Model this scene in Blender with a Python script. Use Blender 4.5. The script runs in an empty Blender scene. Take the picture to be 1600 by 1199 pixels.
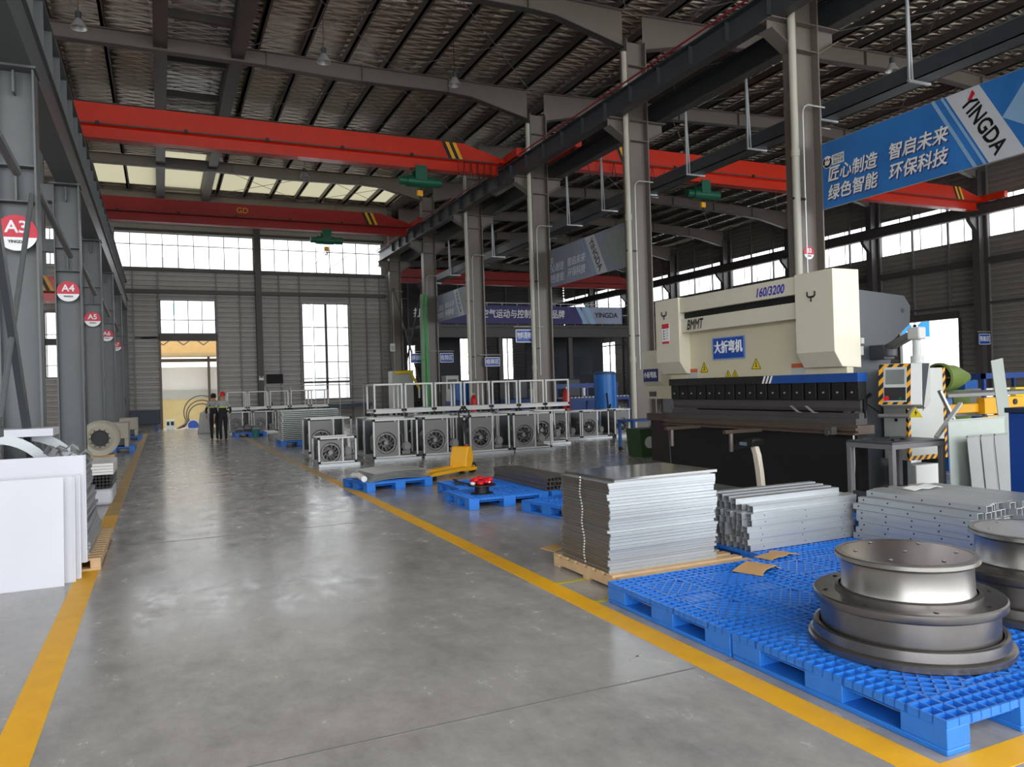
import bpy, bmesh, math, random
from mathutils import Vector, Matrix, Euler
random.seed(7)
PI = math.pi
S = bpy.context.scene
COL = S.collection

# ---------------------------------------------------------------- camera
cam_d = bpy.data.cameras.new('camera')
cam = bpy.data.objects.new('camera', cam_d)
COL.objects.link(cam)
yaw, pitch, roll = math.radians(24.5826), math.radians(0.21), math.radians(-1.7308)
fw = Vector((math.sin(yaw)*math.cos(pitch), math.cos(yaw)*math.cos(pitch), math.sin(pitch)))
r0 = Vector((math.cos(yaw), -math.sin(yaw), 0)); u0 = r0.cross(fw)
rr = r0*math.cos(roll)+u0*math.sin(roll); uu = -r0*math.sin(roll)+u0*math.cos(roll)
cam.matrix_world = Matrix(((rr.x, uu.x, -fw.x, 0), (rr.y, uu.y, -fw.y, 0), (rr.z, uu.z, -fw.z, 1.65), (0, 0, 0, 1)))
cam_d.sensor_width = 36; cam_d.sensor_fit = 'HORIZONTAL'; cam_d.lens = 1199.9/1600*36
cam_d.clip_end = 400
S.camera = cam
# ---------------------------------------------------------------- world, exposure
w = bpy.data.worlds.new('overcast_sky'); S.world = w; w.use_nodes = True
bg = w.node_tree.nodes['Background']
bg.inputs[0].default_value = (0.93, 0.96, 1.0, 1); bg.inputs[1].default_value = 1.0
S.view_settings.view_transform = 'Standard'; S.view_settings.look = 'None'
S.view_settings.gamma = 1; S.view_settings.use_curve_mapping = False
S.view_settings.exposure = 2.3
S.cycles.max_bounces = 8; S.cycles.diffuse_bounces = 5; S.cycles.glossy_bounces = 4; S.cycles.transparent_max_bounces = 12
S.cycles.sample_clamp_indirect = 6.0
S.cycles.use_denoising = True

def portal(name, loc, rot, sx, sy):
    d = bpy.data.lights.new(name, 'AREA'); d.shape = 'RECTANGLE'; d.size = sx; d.size_y = sy
    d.cycles.is_portal = True
    o = bpy.data.objects.new(name, d); COL.objects.link(o); o.location = loc; o.rotation_euler = rot
portal('sky_portal', (10, -8.2, 5.5), (-PI/2+PI, 0, 0), 50, 12)

# ---------------------------------------------------------------- materials
def srgb(c):
    return tuple(((v/255/12.92) if v/255 <= 0.04045 else ((v/255+0.055)/1.055)**2.4) for v in c)
MATS = {}
def mat(name, rgb, rough=0.5, metal=0.0, var=0.12, scale=3.0, bump=0.0, bscale=40.0, spec=0.5, coat=0.0):
    if name in MATS: return MATS[name]
    m = bpy.data.materials.new(name); m.use_nodes = True
    nt = m.node_tree; b = nt.nodes['Principled BSDF']
    c = srgb(rgb)
    tc = nt.nodes.new('ShaderNodeTexCoord')
    n = nt.nodes.new('ShaderNodeTexNoise'); n.inputs['Scale'].default_value = scale; n.inputs['Detail'].default_value = 6
    nt.links.new(tc.outputs['Object'], n.inputs['Vector'])
    mx = nt.nodes.new('ShaderNodeMix'); mx.data_type = 'RGBA'
    mx.inputs[6].default_value = tuple(v*(1-var) for v in c)+(1,)
    mx.inputs[7].default_value = tuple(min(1, v*(1+var)) for v in c)+(1,)
    nt.links.new(n.outputs['Fac'], mx.inputs[0]); nt.links.new(mx.outputs[2], b.inputs['Base Color'])
    b.inputs['Roughness'].default_value = rough; b.inputs['Metallic'].default_value = metal
    b.inputs['Specular IOR Level'].default_value = spec; b.inputs['Coat Weight'].default_value = coat
    if bump:
        n2 = nt.nodes.new('ShaderNodeTexNoise'); n2.inputs['Scale'].default_value = bscale
        nt.links.new(tc.outputs['Object'], n2.inputs['Vector'])
        bp = nt.nodes.new('ShaderNodeBump'); bp.inputs['Strength'].default_value = bump; bp.inputs['Distance'].default_value = 0.01
        nt.links.new(n2.outputs['Fac'], bp.inputs['Height']); nt.links.new(bp.outputs[0], b.inputs['Normal'])
    MATS[name] = m
    return m

def floor_mat():
    m = bpy.data.materials.new('polished_concrete'); m.use_nodes = True; nt = m.node_tree
    b = nt.nodes['Principled BSDF']; L = nt.links.new
    tc = nt.nodes.new('ShaderNodeTexCoord')
    def noise(s, d=8, st=None, rough=0.6):
        n = nt.nodes.new('ShaderNodeTexNoise'); n.inputs['Scale'].default_value = s; n.inputs['Detail'].default_value = d
        n.inputs['Roughness'].default_value = rough
        if st:
            mp = nt.nodes.new('ShaderNodeMapping'); mp.inputs['Scale'].default_value = st
            L(tc.outputs['Object'], mp.inputs[0]); L(mp.outputs[0], n.inputs['Vector'])
        else: L(tc.outputs['Object'], n.inputs['Vector'])
        return n
    a = noise(0.55, 9, None, .7); f = noise(4, 12, (1, .6, 1), .75); sc = noise(14, 8, (1, 3, 1), .75)
    cr = nt.nodes.new('ShaderNodeValToRGB'); e = cr.color_ramp.elements
    e[0].position = .36; e[0].color = srgb((136, 135, 132))+(1,); e[1].position = .66; e[1].color = srgb((186, 181, 174))+(1,)
    add = nt.nodes.new('ShaderNodeMath'); add.operation = 'MULTIPLY_ADD'; add.inputs[1].default_value = .45
    mul = nt.nodes.new('ShaderNodeMath'); mul.operation = 'MULTIPLY'; mul.inputs[1].default_value = .55
    L(a.outputs['Fac'], mul.inputs[0]); L(f.outputs['Fac'], add.inputs[0]); L(mul.outputs[0], add.inputs[2]); L(add.outputs[0], cr.inputs[0])
    # pale scuffs
    sr = nt.nodes.new('ShaderNodeValToRGB'); s = sr.color_ramp.elements
    s[0].position = .58; s[0].color = (0, 0, 0, 1); s[1].position = .72; s[1].color = (1, 1, 1, 1)
    L(sc.outputs['Fac'], sr.inputs[0])
    mx = nt.nodes.new('ShaderNodeMix'); mx.data_type = 'RGBA'
    mx.inputs[7].default_value = srgb((222, 217, 208))+(1,)
    m2 = nt.nodes.new('ShaderNodeMath'); m2.operation = 'MULTIPLY'; m2.inputs[1].default_value = .1
    L(sr.outputs[0], m2.inputs[0]); L(m2.outputs[0], mx.inputs[0]); L(cr.outputs[0], mx.inputs[6])
    L(mx.outputs[2], b.inputs['Base Color'])
    rg = nt.nodes.new('ShaderNodeMapRange'); rg.inputs[1].default_value = .3; rg.inputs[2].default_value = .7; rg.inputs[3].default_value = .08; rg.inputs[4].default_value = .32
    L(f.outputs['Fac'], rg.inputs[0]); L(rg.outputs[0], b.inputs['Roughness'])
    b.inputs['Specular IOR Level'].default_value = .5
    bp = nt.nodes.new('ShaderNodeBump'); bp.inputs['Strength'].default_value = .03; bp.inputs['Distance'].default_value = .01
    L(f.outputs['Fac'], bp.inputs['Height']); L(bp.outputs[0], b.inputs['Normal'])
    return m

def foil_mat(name='roof_foil', col=(206, 200, 190)):
    m = bpy.data.materials.new(name); m.use_nodes = True; nt = m.node_tree; L = nt.links.new
    b = nt.nodes['Principled BSDF']; tc = nt.nodes.new('ShaderNodeTexCoord')
    b.inputs['Base Color'].default_value = srgb(col)+(1,); b.inputs['Metallic'].default_value = .8; b.inputs['Roughness'].default_value = .24
    hs = []
    for a in (0.30, -0.30):      # crossing wire mesh under the foil, long diamonds
        mp = nt.nodes.new('ShaderNodeMapping'); mp.inputs['Rotation'].default_value = (0, 0, a)
        wv = nt.nodes.new('ShaderNodeTexWave'); wv.bands_direction = 'Y'; wv.inputs['Scale'].default_value = 0.9
        wv.inputs['Distortion'].default_value = 1.6; wv.inputs['Detail Scale'].default_value = .6
        L(tc.outputs['Object'], mp.inputs[0]); L(mp.outputs[0], wv.inputs['Vector']); hs.append(wv)
    mx = nt.nodes.new('ShaderNodeMath'); mx.operation = 'MAXIMUM'
    L(hs[0].outputs['Fac'], mx.inputs[0]); L(hs[1].outputs['Fac'], mx.inputs[1])
    n = nt.nodes.new('ShaderNodeTexNoise'); n.inputs['Scale'].default_value = 1.3; L(tc.outputs['Object'], n.inputs['Vector'])
    ad = nt.nodes.new('ShaderNodeMath'); ad.operation = 'MULTIPLY_ADD'; ad.inputs[1].default_value = 1.5
    L(n.outputs['Fac'], ad.inputs[0]); L(mx.outputs[0], ad.inputs[2])
    bp = nt.nodes.new('ShaderNodeBump'); bp.inputs['Strength'].default_value = 1.0; bp.inputs['Distance'].default_value = .15
    L(ad.outputs[0], bp.inputs['Height']); L(bp.outputs[0], b.inputs['Normal'])
    return m

def pane_mat(name, tint=(0.95, 0.97, 1.0), clear=.75):
    m = bpy.data.materials.new(name); m.use_nodes = True; nt = m.node_tree; L = nt.links.new
    for n in list(nt.nodes):
        if n.type != 'OUTPUT_MATERIAL': nt.nodes.remove(n)
    out = nt.nodes['Material Output']
    t = nt.nodes.new('ShaderNodeBsdfTransparent'); t.inputs[0].default_value = tint+(1,)
    d = nt.nodes.new('ShaderNodeBsdfTranslucent'); d.inputs[0].default_value = (.9, .92, .95, 1)
    g = nt.nodes.new('ShaderNodeBsdfGlossy'); g.inputs['Roughness'].default_value = .08
    a = nt.nodes.new('ShaderNodeMixShader'); a.inputs[0].default_value = clear
    c = nt.nodes.new('ShaderNodeMixShader'); c.inputs[0].default_value = .05
    L(d.outputs[0], a.inputs[1]); L(t.outputs[0], a.inputs[2]); L(a.outputs[0], c.inputs[1]); L(g.outputs[0], c.inputs[2]); L(c.outputs[0], out.inputs[0])
    return m

def hazard_mat():
    m = bpy.data.materials.new('hazard_tape'); m.use_nodes = True; nt = m.node_tree; L = nt.links.new
    b = nt.nodes['Principled BSDF']; tc = nt.nodes.new('ShaderNodeTexCoord')
    sp = nt.nodes.new('ShaderNodeSeparateXYZ'); L(tc.outputs['Object'], sp.inputs[0])
    a = nt.nodes.new('ShaderNodeMath'); a.operation = 'ADD'; L(sp.outputs[0], a.inputs[0]); L(sp.outputs[1], a.inputs[1])
    c = nt.nodes.new('ShaderNodeMath'); c.operation = 'SUBTRACT'; L(a.outputs[0], c.inputs[0]); L(sp.outputs[2], c.inputs[1])
    k = nt.nodes.new('ShaderNodeMath'); k.operation = 'MULTIPLY'; k.inputs[1].default_value = 8.5; L(c.outputs[0], k.inputs[0])
    f = nt.nodes.new('ShaderNodeMath'); f.operation = 'FRACT'; L(k.outputs[0], f.inputs[0])
    g = nt.nodes.new('ShaderNodeMath'); g.operation = 'GREATER_THAN'; g.inputs[1].default_value = .5; L(f.outputs[0], g.inputs[0])
    mx = nt.nodes.new('ShaderNodeMix'); mx.data_type = 'RGBA'; mx.inputs[6].default_value = srgb((20, 20, 20))+(1,); mx.inputs[7].default_value = srgb((235, 165, 30))+(1,)
    L(g.outputs[0], mx.inputs[0]); L(mx.outputs[2], b.inputs['Base Color']); b.inputs['Roughness'].default_value = .45
    return m

FLOOR = floor_mat(); FOIL = foil_mat('roof_foil', (222, 212, 198)); FOIL2 = foil_mat('side_lit_foil', (235, 233, 228))  # second foil paler: side light on the raised strip put into its colour
PANE = pane_mat('window_glass', (1, 1, 1), .8); HAZ = hazard_mat()
grey_steel = mat('grey_painted_steel', (96, 100, 101), .45, .0)
brown_steel = mat('brown_grey_painted_steel', (114, 106, 98), .45, .0)
dark_steel = mat('dark_brown_steel', (74, 70, 68), .5)
purlin_m = mat('purlin_steel', (88, 82, 78), .5)
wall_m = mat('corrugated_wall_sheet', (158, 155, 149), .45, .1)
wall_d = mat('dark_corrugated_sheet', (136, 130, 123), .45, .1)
post_m = mat('wall_post_steel', (120, 118, 116), .45)
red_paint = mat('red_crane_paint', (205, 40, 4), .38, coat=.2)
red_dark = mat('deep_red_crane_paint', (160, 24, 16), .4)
yellow_paint = mat('yellow_paint', (240, 176, 30), .4)
line_yellow = mat('yellow_floor_paint', (255, 181, 22), .5, var=.18, scale=6, bump=.05)
line_worn = mat('worn_yellow_floor_paint', (186, 148, 70), .5, var=.4, scale=3)
line_pale = mat('pale_yellow_floor_tape', (190, 180, 60), .5)
black = mat('black_steel', (22, 22, 23), .45)
blackm = mat('matt_black', (14, 14, 15), .7)
cream = mat('cream_machine_paint', (212, 203, 174), .38, var=.05)
cream2 = mat('pale_cream_machine_paint', (220, 214, 192), .38, var=.04)
mgrey = mat('dark_grey_machine_paint', (64, 68, 72), .42, var=.08)
cab_grey = mat('light_grey_cabinet_paint', (188, 190, 185), .4, var=.04)
blue_pl = mat('blue_pallet_plastic', (42, 120, 212), .38, var=.14, scale=7, bump=.1, bscale=60)
navy = mat('navy_blue_paint', (14, 60, 130), .4)
blue_m = mat('blue_machine_paint', (24, 92, 170), .4)
galv = mat('galvanised_sheet', (182, 186, 188), .36, .55, var=.08, scale=2)
galv_br = mat('shaded_edge_steel', (132, 124, 115), .3, .85, var=.15, scale=8)
alu = mat('aluminium_profile', (198, 198, 194), .4, .35, var=.06)
steel = mat('turned_steel', (160, 157, 152), .3, .9, var=.22, scale=4)
steel_d = mat('oiled_steel', (126, 122, 119), .3, .9, var=.3, scale=5)
white_p = mat('white_coated_sheet', (205, 206, 213), .42, var=.03)
white = mat('white_paint', (238, 238, 234), .45, var=.04)
pipe_w = mat('white_plastic_pipe', (190, 186, 172), .45, var=.08)
wood = mat('raw_pallet_wood', (205, 172, 130), .7, var=.25, scale=9, bump=.2)
card = mat('brown_cardboard', (190, 150, 100), .8, var=.15)
green_m = mat('green_hoist_paint', (16, 92, 66), .4)
olive = mat('olive_green_paint', (112, 132, 62), .45)
dgreen = mat('dark_green_bin_paint', (44, 70, 36), .5)
beige = mat('beige_fan_paint', (186, 180, 162), .5, var=.06)
fan_g = mat('grey_fan_sheet', (122, 120, 118), .45, .3, var=.08)
sign_blue = mat('sign_blue', (20, 74, 170), .4, var=.03)
sign_white = mat('sign_white', (245, 245, 245), .45, var=.02)
sign_red = mat('sign_red', (206, 38, 62), .45, var=.03)
sign_black = mat('lettering_black', (18, 18, 22), .5, var=.02)
letter_blue = mat('lettering_blue', (44, 40, 170), .5, var=.02)
sign_yellow = mat('sign_yellow', (232, 206, 30), .45, var=.03)
ban_blue = mat('banner_blue_print', (52, 124, 200), .45, var=.4, scale=1.1)
ban_faded = mat('faded_banner_print', (156, 164, 186), .55, var=.25, scale=1.0)
ban_navy = mat('navy_banner_print', (58, 54, 112), .55, var=.3, scale=.8)
ban_grey = mat('banner_grey_stripe', (214, 218, 224), .45, var=.08, scale=2)
ban_pale = mat('banner_pale_stripe', (150, 190, 226), .45, var=.1)
red_pl = mat('red_plastic', (214, 26, 36), .4)
rubber = mat('black_rubber', (26, 26, 26), .7)
lamp_gl = mat('lamp_reflector', (200, 200, 200), .35, .6)
skin_m = mat('skin', (190, 140, 112), .6); trouser = mat('dark_trousers', (34, 36, 40), .8); shirt = mat('grey_work_shirt', (172, 176, 172), .8)
hair_m = mat('black_hair', (20, 18, 18), .7); hivis = mat('hi_vis_band', (200, 216, 90), .5)
dial_w = mat('screen_grey', (96, 100, 98), .15)
teal = mat('teal_paint', (40, 120, 120), .5)
conc = mat('outdoor_concrete', (190, 188, 182), .8)
shed_cream = mat('cream_shed_wall', (226, 206, 150), .7); shed_or = mat('tan_shed_roof', (200, 172, 122), .7)
bld = mat('pale_render', (226, 226, 226), .8, var=.04); bld_w = mat('dark_window_glass', (110, 122, 132), .2)
wire = mat('dark_cable', (30, 30, 32), .6); red_cable = mat('red_conductor_line', (150, 22, 44), .5)
tan_bar = mat('brown_oiled_beam', (92, 78, 68), .4, .3)
def transl():
    m = bpy.data.materials.new('added_translucent_roof'); m.use_nodes = True; nt = m.node_tree
    for n in list(nt.nodes):
        if n.type != 'OUTPUT_MATERIAL': nt.nodes.remove(n)
    t = nt.nodes.new('ShaderNodeBsdfTranslucent'); t.inputs[0].default_value = (.36, .345, .28, 1)
    nt.links.new(t.outputs[0], nt.nodes['Material Output'].inputs[0]); return m
ADDED_TRANSL = transl()  # translucent sheet added so the sky brightens the far roof

# ---------------------------------------------------------------- mesh builder
class MB:
    def __init__(s): s.v = []; s.f = []
    def add(s, vs, fs):
        n = len(s.v); s.v += [tuple(v) for v in vs]; s.f += [tuple(i+n for i in f) for f in fs]; return s
    BF = [(0, 3, 2, 1), (4, 5, 6, 7), (0, 1, 5, 4), (1, 2, 6, 5), (2, 3, 7, 6), (3, 0, 4, 7)]
    def box(s, x0, x1, y0, y1, z0, z1):
        return s.add([(x0, y0, z0), (x1, y0, z0), (x1, y1, z0), (x0, y1, z0), (x0, y0, z1), (x1, y0, z1), (x1, y1, z1), (x0, y1, z1)], MB.BF)
    def beam(s, p, q, w=.05, h=None, up=(0, 0, 1)):
        p = Vector(p); q = Vector(q); h = w if h is None else h
        d = (q-p).normalized(); u = Vector(up)
        if abs(d.dot(u)) > .98: u = Vector((0, 1, 0))
        r = d.cross(u).normalized(); u = r.cross(d)
        vs = [c+r*a*w/2+u*b*h/2 for c in (p, q) for a, b in ((-1, -1), (1, -1), (1, 1), (-1, 1))]
        return s.add(vs, [(0, 1, 2, 3), (7, 6, 5, 4), (0, 4, 5, 1), (1, 5, 6, 2), (2, 6, 7, 3), (3, 7, 4, 0)])
    def cyl(s, p, q, r, n=16, r2=None):
        p = Vector(p); q = Vector(q); r2 = r if r2 is None else r2
        d = (q-p).normalized(); u = Vector((0, 0, 1)) if abs(d.z) < .9 else Vector((1, 0, 0))
        a = d.cross(u).normalized(); b = d.cross(a)
        vs = [c+(a*math.cos(t)+b*math.sin(t))*R for c, R in ((p, r), (q, r2)) for t in [2*PI*i/n for i in range(n)]]
        fs = [(i, i+n, (i+1) % n+n, (i+1) % n) for i in range(n)]+[tuple(range(n)), tuple(range(2*n-1, n-1, -1))]
        return s.add(vs, fs)
    def tube(s, pts, r=.02, n=8, closed=False):
        P = [Vector(p) for p in pts]; m = len(P); vs = []; pa = None
        for i, p in enumerate(P):
            if closed: d = (P[(i+1) % m]-P[i-1])
            else: d = (P[min(i+1, m-1)]-P[max(i-1, 0)])
            d.normalize()
            if pa is None:
                u = Vector((0, 0, 1)) if abs(d.z) < .9 else Vector((1, 0, 0)); a = d.cross(u).normalized()
            else:
                a = (pa-d*pa.dot(d)).normalized()
            pa = a; b = d.cross(a)
            vs += [p+(a*math.cos(2*PI*k/n)+b*math.sin(2*PI*k/n))*r for k in range(n)]
        fs = []
        for i in range(m if closed else m-1):
            j = (i+1) % m
            fs += [(i*n+k, i*n+(k+1) % n, j*n+(k+1) % n, j*n+k) for k in range(n)]
        if not closed: fs += [tuple(range(n-1, -1, -1)), tuple((m-1)*n+k for k in range(n))]
        return s.add(vs, fs)
    def lathe(s, prof, n=32, c=(0, 0, 0), axis='z', cap=False):
        vs = []
        for r, h in prof:
            for k in range(n):
                t = 2*PI*k/n; x, y = r*math.cos(t), r*math.sin(t)
                v = (x, y, h) if axis == 'z' else ((h, x, y) if axis == 'x' else (y, h, x))
                vs.append((v[0]+c[0], v[1]+c[1], v[2]+c[2]))
        m = len(prof); fs = [(i*n+k, i*n+(k+1) % n, (i+1)*n+(k+1) % n, (i+1)*n+k) for i in range(m-1) for k in range(n)]
        if cap: fs += [tuple(range(n-1, -1, -1)), tuple((m-1)*n+k for k in range(n))]
        return s.add(vs, fs)
    def prism(s, poly, d0, d1, axis='y'):
        def P(a, b, d): return (d, a, b) if axis == 'x' else ((a, d, b) if axis == 'y' else (a, b, d))
        n = len(poly); vs = [P(a, b, d0) for a, b in poly]+[P(a, b, d1) for a, b in poly]
        fs = [tuple(range(n)), tuple(range(2*n-1, n-1, -1))]+[(i, i+n, (i+1) % n+n, (i+1) % n) for i in range(n)]
        return s.add(vs, fs)
    def loft(s, rings):
        n = len(rings[0]); vs = [p for r in rings for p in r]; fs = []
        for i in range(len(rings)-1):
            fs += [(i*n+k, i*n+(k+1) % n, (i+1)*n+(k+1) % n, (i+1)*n+k) for k in range(n)]
        fs += [tuple(range(n-1, -1, -1)), tuple((len(rings)-1)*n+k for k in range(n))]
        return s.add(vs, fs)
    def ibeam(s, p, q, h, w, tf=.02, tw=.015, up=(0, 0, 1)):
        """p,q on the section centre"""
        p = Vector(p); q = Vector(q); d = (q-p).normalized(); u = Vector(up); r = d.cross(u).normalized(); u = r.cross(d)
        for off, ww, hh in ((h/2-tf/2, w, tf), (-h/2+tf/2, w, tf), (0, tw, h-2*tf)):
            s.beam(p+u*off, q+u*off, ww, hh, tuple(u))
        return s
    def holed(s, x0, x1, z0, z1, cx, cz, r, y0, y1, n=32):
        """plate in XZ with a round hole, thickness y0..y1"""
        ring = [(cx+r*math.cos(2*PI*i/n), cz+r*math.sin(2*PI*i/n)) for i in range(n)]
        out = []
        for i in range(n):
            c, d = math.cos(2*PI*i/n), math.sin(2*PI*i/n)
            t = min([((x1-cx)/c if c > 1e-6 else ((x0-cx)/c if c < -1e-6 else 1e9)), ((z1-cz)/d if d > 1e-6 else ((z0-cz)/d if d < -1e-6 else 1e9))])
            out.append((cx+c*t, cz+d*t))
        # snap nearest to corners
        for X, Z in ((x0, z0), (x1, z0), (x1, z1), (x0, z1)):
            i = min(range(n), key=lambda k: (out[k][0]-X)**2+(out[k][1]-Z)**2); out[i] = (X, Z)
        vs = [(a, y0, b) for a, b in ring]+[(a, y0, b) for a, b in out]+[(a, y1, b) for a, b in ring]+[(a, y1, b) for a, b in out]
        fs = []
        for i in range(n):
            j = (i+1) % n
            fs += [(i, j, n+j, n+i), (2*n+i, 3*n+i, 3*n+j, 2*n+j), (i, 2*n+i, 2*n+j, j), (n+i, n+j, 3*n+j, 3*n+i)]
        return s.add(vs, fs)
    def sphere(s, c, r, n=12, sz=1.0):
        prof = [(max(1e-4, r*math.sin(PI*i/n)), -r*sz*math.cos(PI*i/n)) for i in range(n+1)]
        return s.lathe(prof, n*2, c)
    def xf(s, M):
        s.v = [tuple(M @ Vector(v)) for v in s.v]; return s
    def build(s, name, m, parent=None, loc=None, rz=0, smooth=True, bevel=0):
        me = bpy.data.meshes.new(name); me.from_pydata(s.v, [], s.f)
        bm = bmesh.new(); bm.from_mesh(me); bmesh.ops.recalc_face_normals(bm, faces=bm.faces); bm.to_mesh(me); bm.free()
        if smooth:
            me.polygons.foreach_set('use_smooth', [True]*len(me.polygons)); me.set_sharp_from_angle(angle=math.radians(32))
        me.materials.append(m)
        o = bpy.data.objects.new(name, me); COL.objects.link(o)
        if parent is not None: o.parent = parent
        if loc: o.location = loc
        o.rotation_euler.z = rz
        if bevel:
            b = o.modifiers.new('edge', 'BEVEL'); b.width = bevel; b.segments = 2; b.limit_method = 'ANGLE'; b.angle_limit = math.radians(40)
        return o
def empty(name, loc=(0, 0, 0), rz=0):
    o = bpy.data.objects.new(name, None); COL.objects.link(o); o.location = loc; o.rotation_euler.z = rz; o.empty_display_size = .1
    return o
def tag(o, label, cat, group=None, kind=None):
    if label: o['label'] = label
    if cat: o['category'] = cat
    if group: o['group'] = group
    if kind: o['kind'] = kind
    return o
def thing(name, label, cat, loc=(0, 0, 0), rz=0, group=None):
    return tag(empty(name, loc, rz), label, cat, group)
def struct(o): o['kind'] = 'structure'; return o
KIDS = {}
def children(o): return [c for c in bpy.data.objects if c.parent == o]
def copy_tree(o, parent=None):
    c = o.copy(); COL.objects.link(c)
    if parent is not None: c.parent = parent
    for ch in children(o): copy_tree(ch, c)
    return c
def dup(o, loc, rz=None, label=None, group=None):
    c = copy_tree(o); c.location = loc
    if rz is not None: c.rotation_euler.z = rz
    if label: c['label'] = label
    if group: c['group'] = group
    return c
FACE_MY = Matrix(((1, 0, 0), (0, 0, -1), (0, 1, 0)))       # text read when looking along +Y
FACE_MX = Matrix(((0, 0, -1), (-1, 0, 0), (0, 1, 0)))      # text read when looking along +X
def text(s, size, m, parent, loc, face=FACE_MY, name='lettering', shear=0, bold=0, ext=.003, rot=0, align='CENTER', sx=1.0):
    cu = bpy.data.curves.new(name, 'FONT'); cu.body = s; cu.size = size; cu.extrude = ext; cu.shear = shear; cu.bevel_depth = bold*.8; cu.bevel_resolution = 0
    cu.align_x = align; cu.align_y = 'CENTER'; cu.resolution_u = 3
    t = bpy.data.objects.new('tmp', cu); COL.objects.link(t)
    dg = bpy.context.evaluated_depsgraph_get(); me = bpy.data.meshes.new_from_object(t.evaluated_get(dg))
    bpy.data.objects.remove(t); bpy.data.curves.remove(cu)
    Mx = face.to_4x4() @ Matrix.Rotation(rot, 4, 'Z') @ Matrix.Diagonal((sx, 1, 1, 1))
    me.transform(Mx)
    me.name = name; me.materials.clear(); me.materials.append(m)
    o = bpy.data.objects.new(name, me); COL.objects.link(o); o.parent = parent; o.location = loc
    return o

def fit_text(s, w_, h_, m, parent, loc, face=FACE_MY, shear=0, bold=.15, rot=0, name='lettering', d=.003):
    """lettering stretched to the measured width and height; loc is the middle"""
    o = text(s, 1.0, m, parent, (0, 0, 0), FACE_MY, name, shear, bold*.1, 0.003)
    me = o.data; xs = [v.co.x for v in me.vertices]; zs = [v.co.z for v in me.vertices]
    cx, cz = (min(xs)+max(xs))/2, (min(zs)+max(zs))/2; kx, kz = w_/(max(xs)-min(xs)), h_/(max(zs)-min(zs))
    inv = FACE_MY.transposed()
    R2 = face.to_4x4() @ Matrix.Rotation(rot, 4, 'Z')
    for v in me.vertices:
        q = inv @ Vector(((v.co.x-cx)*kx, v.co.y*d/.1, (v.co.z-cz)*kz)); v.co = R2 @ q
    o.location = loc
    return o
# ================================================================ SETTING
WY = 42.6; WR = 66.0; WX = 36.0; LX = -14.0; Y0 = -8.0
YS = [-6.3+6*i for i in range(9)]           # frame lines, the last one stands at the far wall
fl = MB().box(LX, WX, Y0, WY+.1, -.2, 0).box(12.1, WX, WY+.1, WR+.1, -.2, 0).build('floor', FLOOR, smooth=False); struct(fl)
MB().box(-90, 140, -60, 130, -.35, -.21).build('outdoor_ground', conc, smooth=False)['kind'] = 'structure'
jm = mat('floor_joint_filler', (120, 117, 112), .6)
j = MB()
for y in (3.6, 9.6, 15.6, 21.6, 27.6, 33.6, 39.6): j.box(-.55, 2.75, y-.006, y+.006, 0, .0012)
for y in (3.6, 9.6, 15.6): j.box(2.97, 8, y-.006, y+.006, 0, .0012)
j.build('floor_joint', jm, fl, smooth=False)
def line(name, x0, x1, y0, y1, m=line_yellow):
    return struct(MB().box(x0, x1, y0, y1, 0, .002).build(name, m, smooth=False))
line('trim_1', -.765, -.585, -2, 12.2)
line('trim_6', -.765, -.585, 12.2, 38.4, line_worn)
line('trim_2', 2.775, 2.95, 2.07, 14.6)
line('trim_7', 2.775, 2.95, 14.6, 40, line_worn)
line('trim_3', 2.95, 9.0, 2.07, 2.225)
line('trim_4', 2.95, 3.24, 5.66, 5.71, line_pale)
line('trim_5', 2.95, 3.2, 5.03, 5.08, line_pale)

def corr(mb, a0, a1, z0, z1, plane, pos, amp=.05, pitch=.26):
    """horizontally ribbed sheet; plane 'y' = wall across Y, 'x' = wall across X"""
    zs = [z0]; k = math.floor(z0/pitch)
    while True:
        for f in (.0, .55, .65, .9):
            z = (k+f)*pitch
            if z0+1e-4 < z < z1-1e-4: zs.append(z)
        k += 1
        if k*pitch > z1: break
    zs.append(z1)
    def d(z):
        f = (z/pitch) % 1.0
        return 0 if f < .56 else (amp*(f-.55)/.1 if f < .65 else (amp if f < .89 else amp*(1-f)/.1))
    vs = []
    for z in zs:
        o = d(z)
        for a in (a0, a1): vs.append((a, pos+o, z) if plane == 'y' else (pos+o, a, z))
    mb.add(vs, [(2*i, 2*i+1, 2*i+3, 2*i+2) for i in range(len(zs)-1)])
def wall(name, a0, a1, z0, z1, ops, plane, pos, m):
    A = sorted({a0, a1}|{v for o in ops for v in o[:2]}); Z = sorted({z0, z1}|{v for o in ops for v in o[2:4]})
    mb = MB()
    for i in range(len(A)-1):
        for k in range(len(Z)-1):
            ca, cz = (A[i]+A[i+1])/2, (Z[k]+Z[k+1])/2
            if any(o[0] < ca < o[1] and o[2] < cz < o[3] for o in ops): continue
            corr(mb, A[i], A[i+1], Z[k], Z[k+1], plane, pos)
    return struct(mb.build(name, m, smooth=False))
WN = [0]
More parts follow.
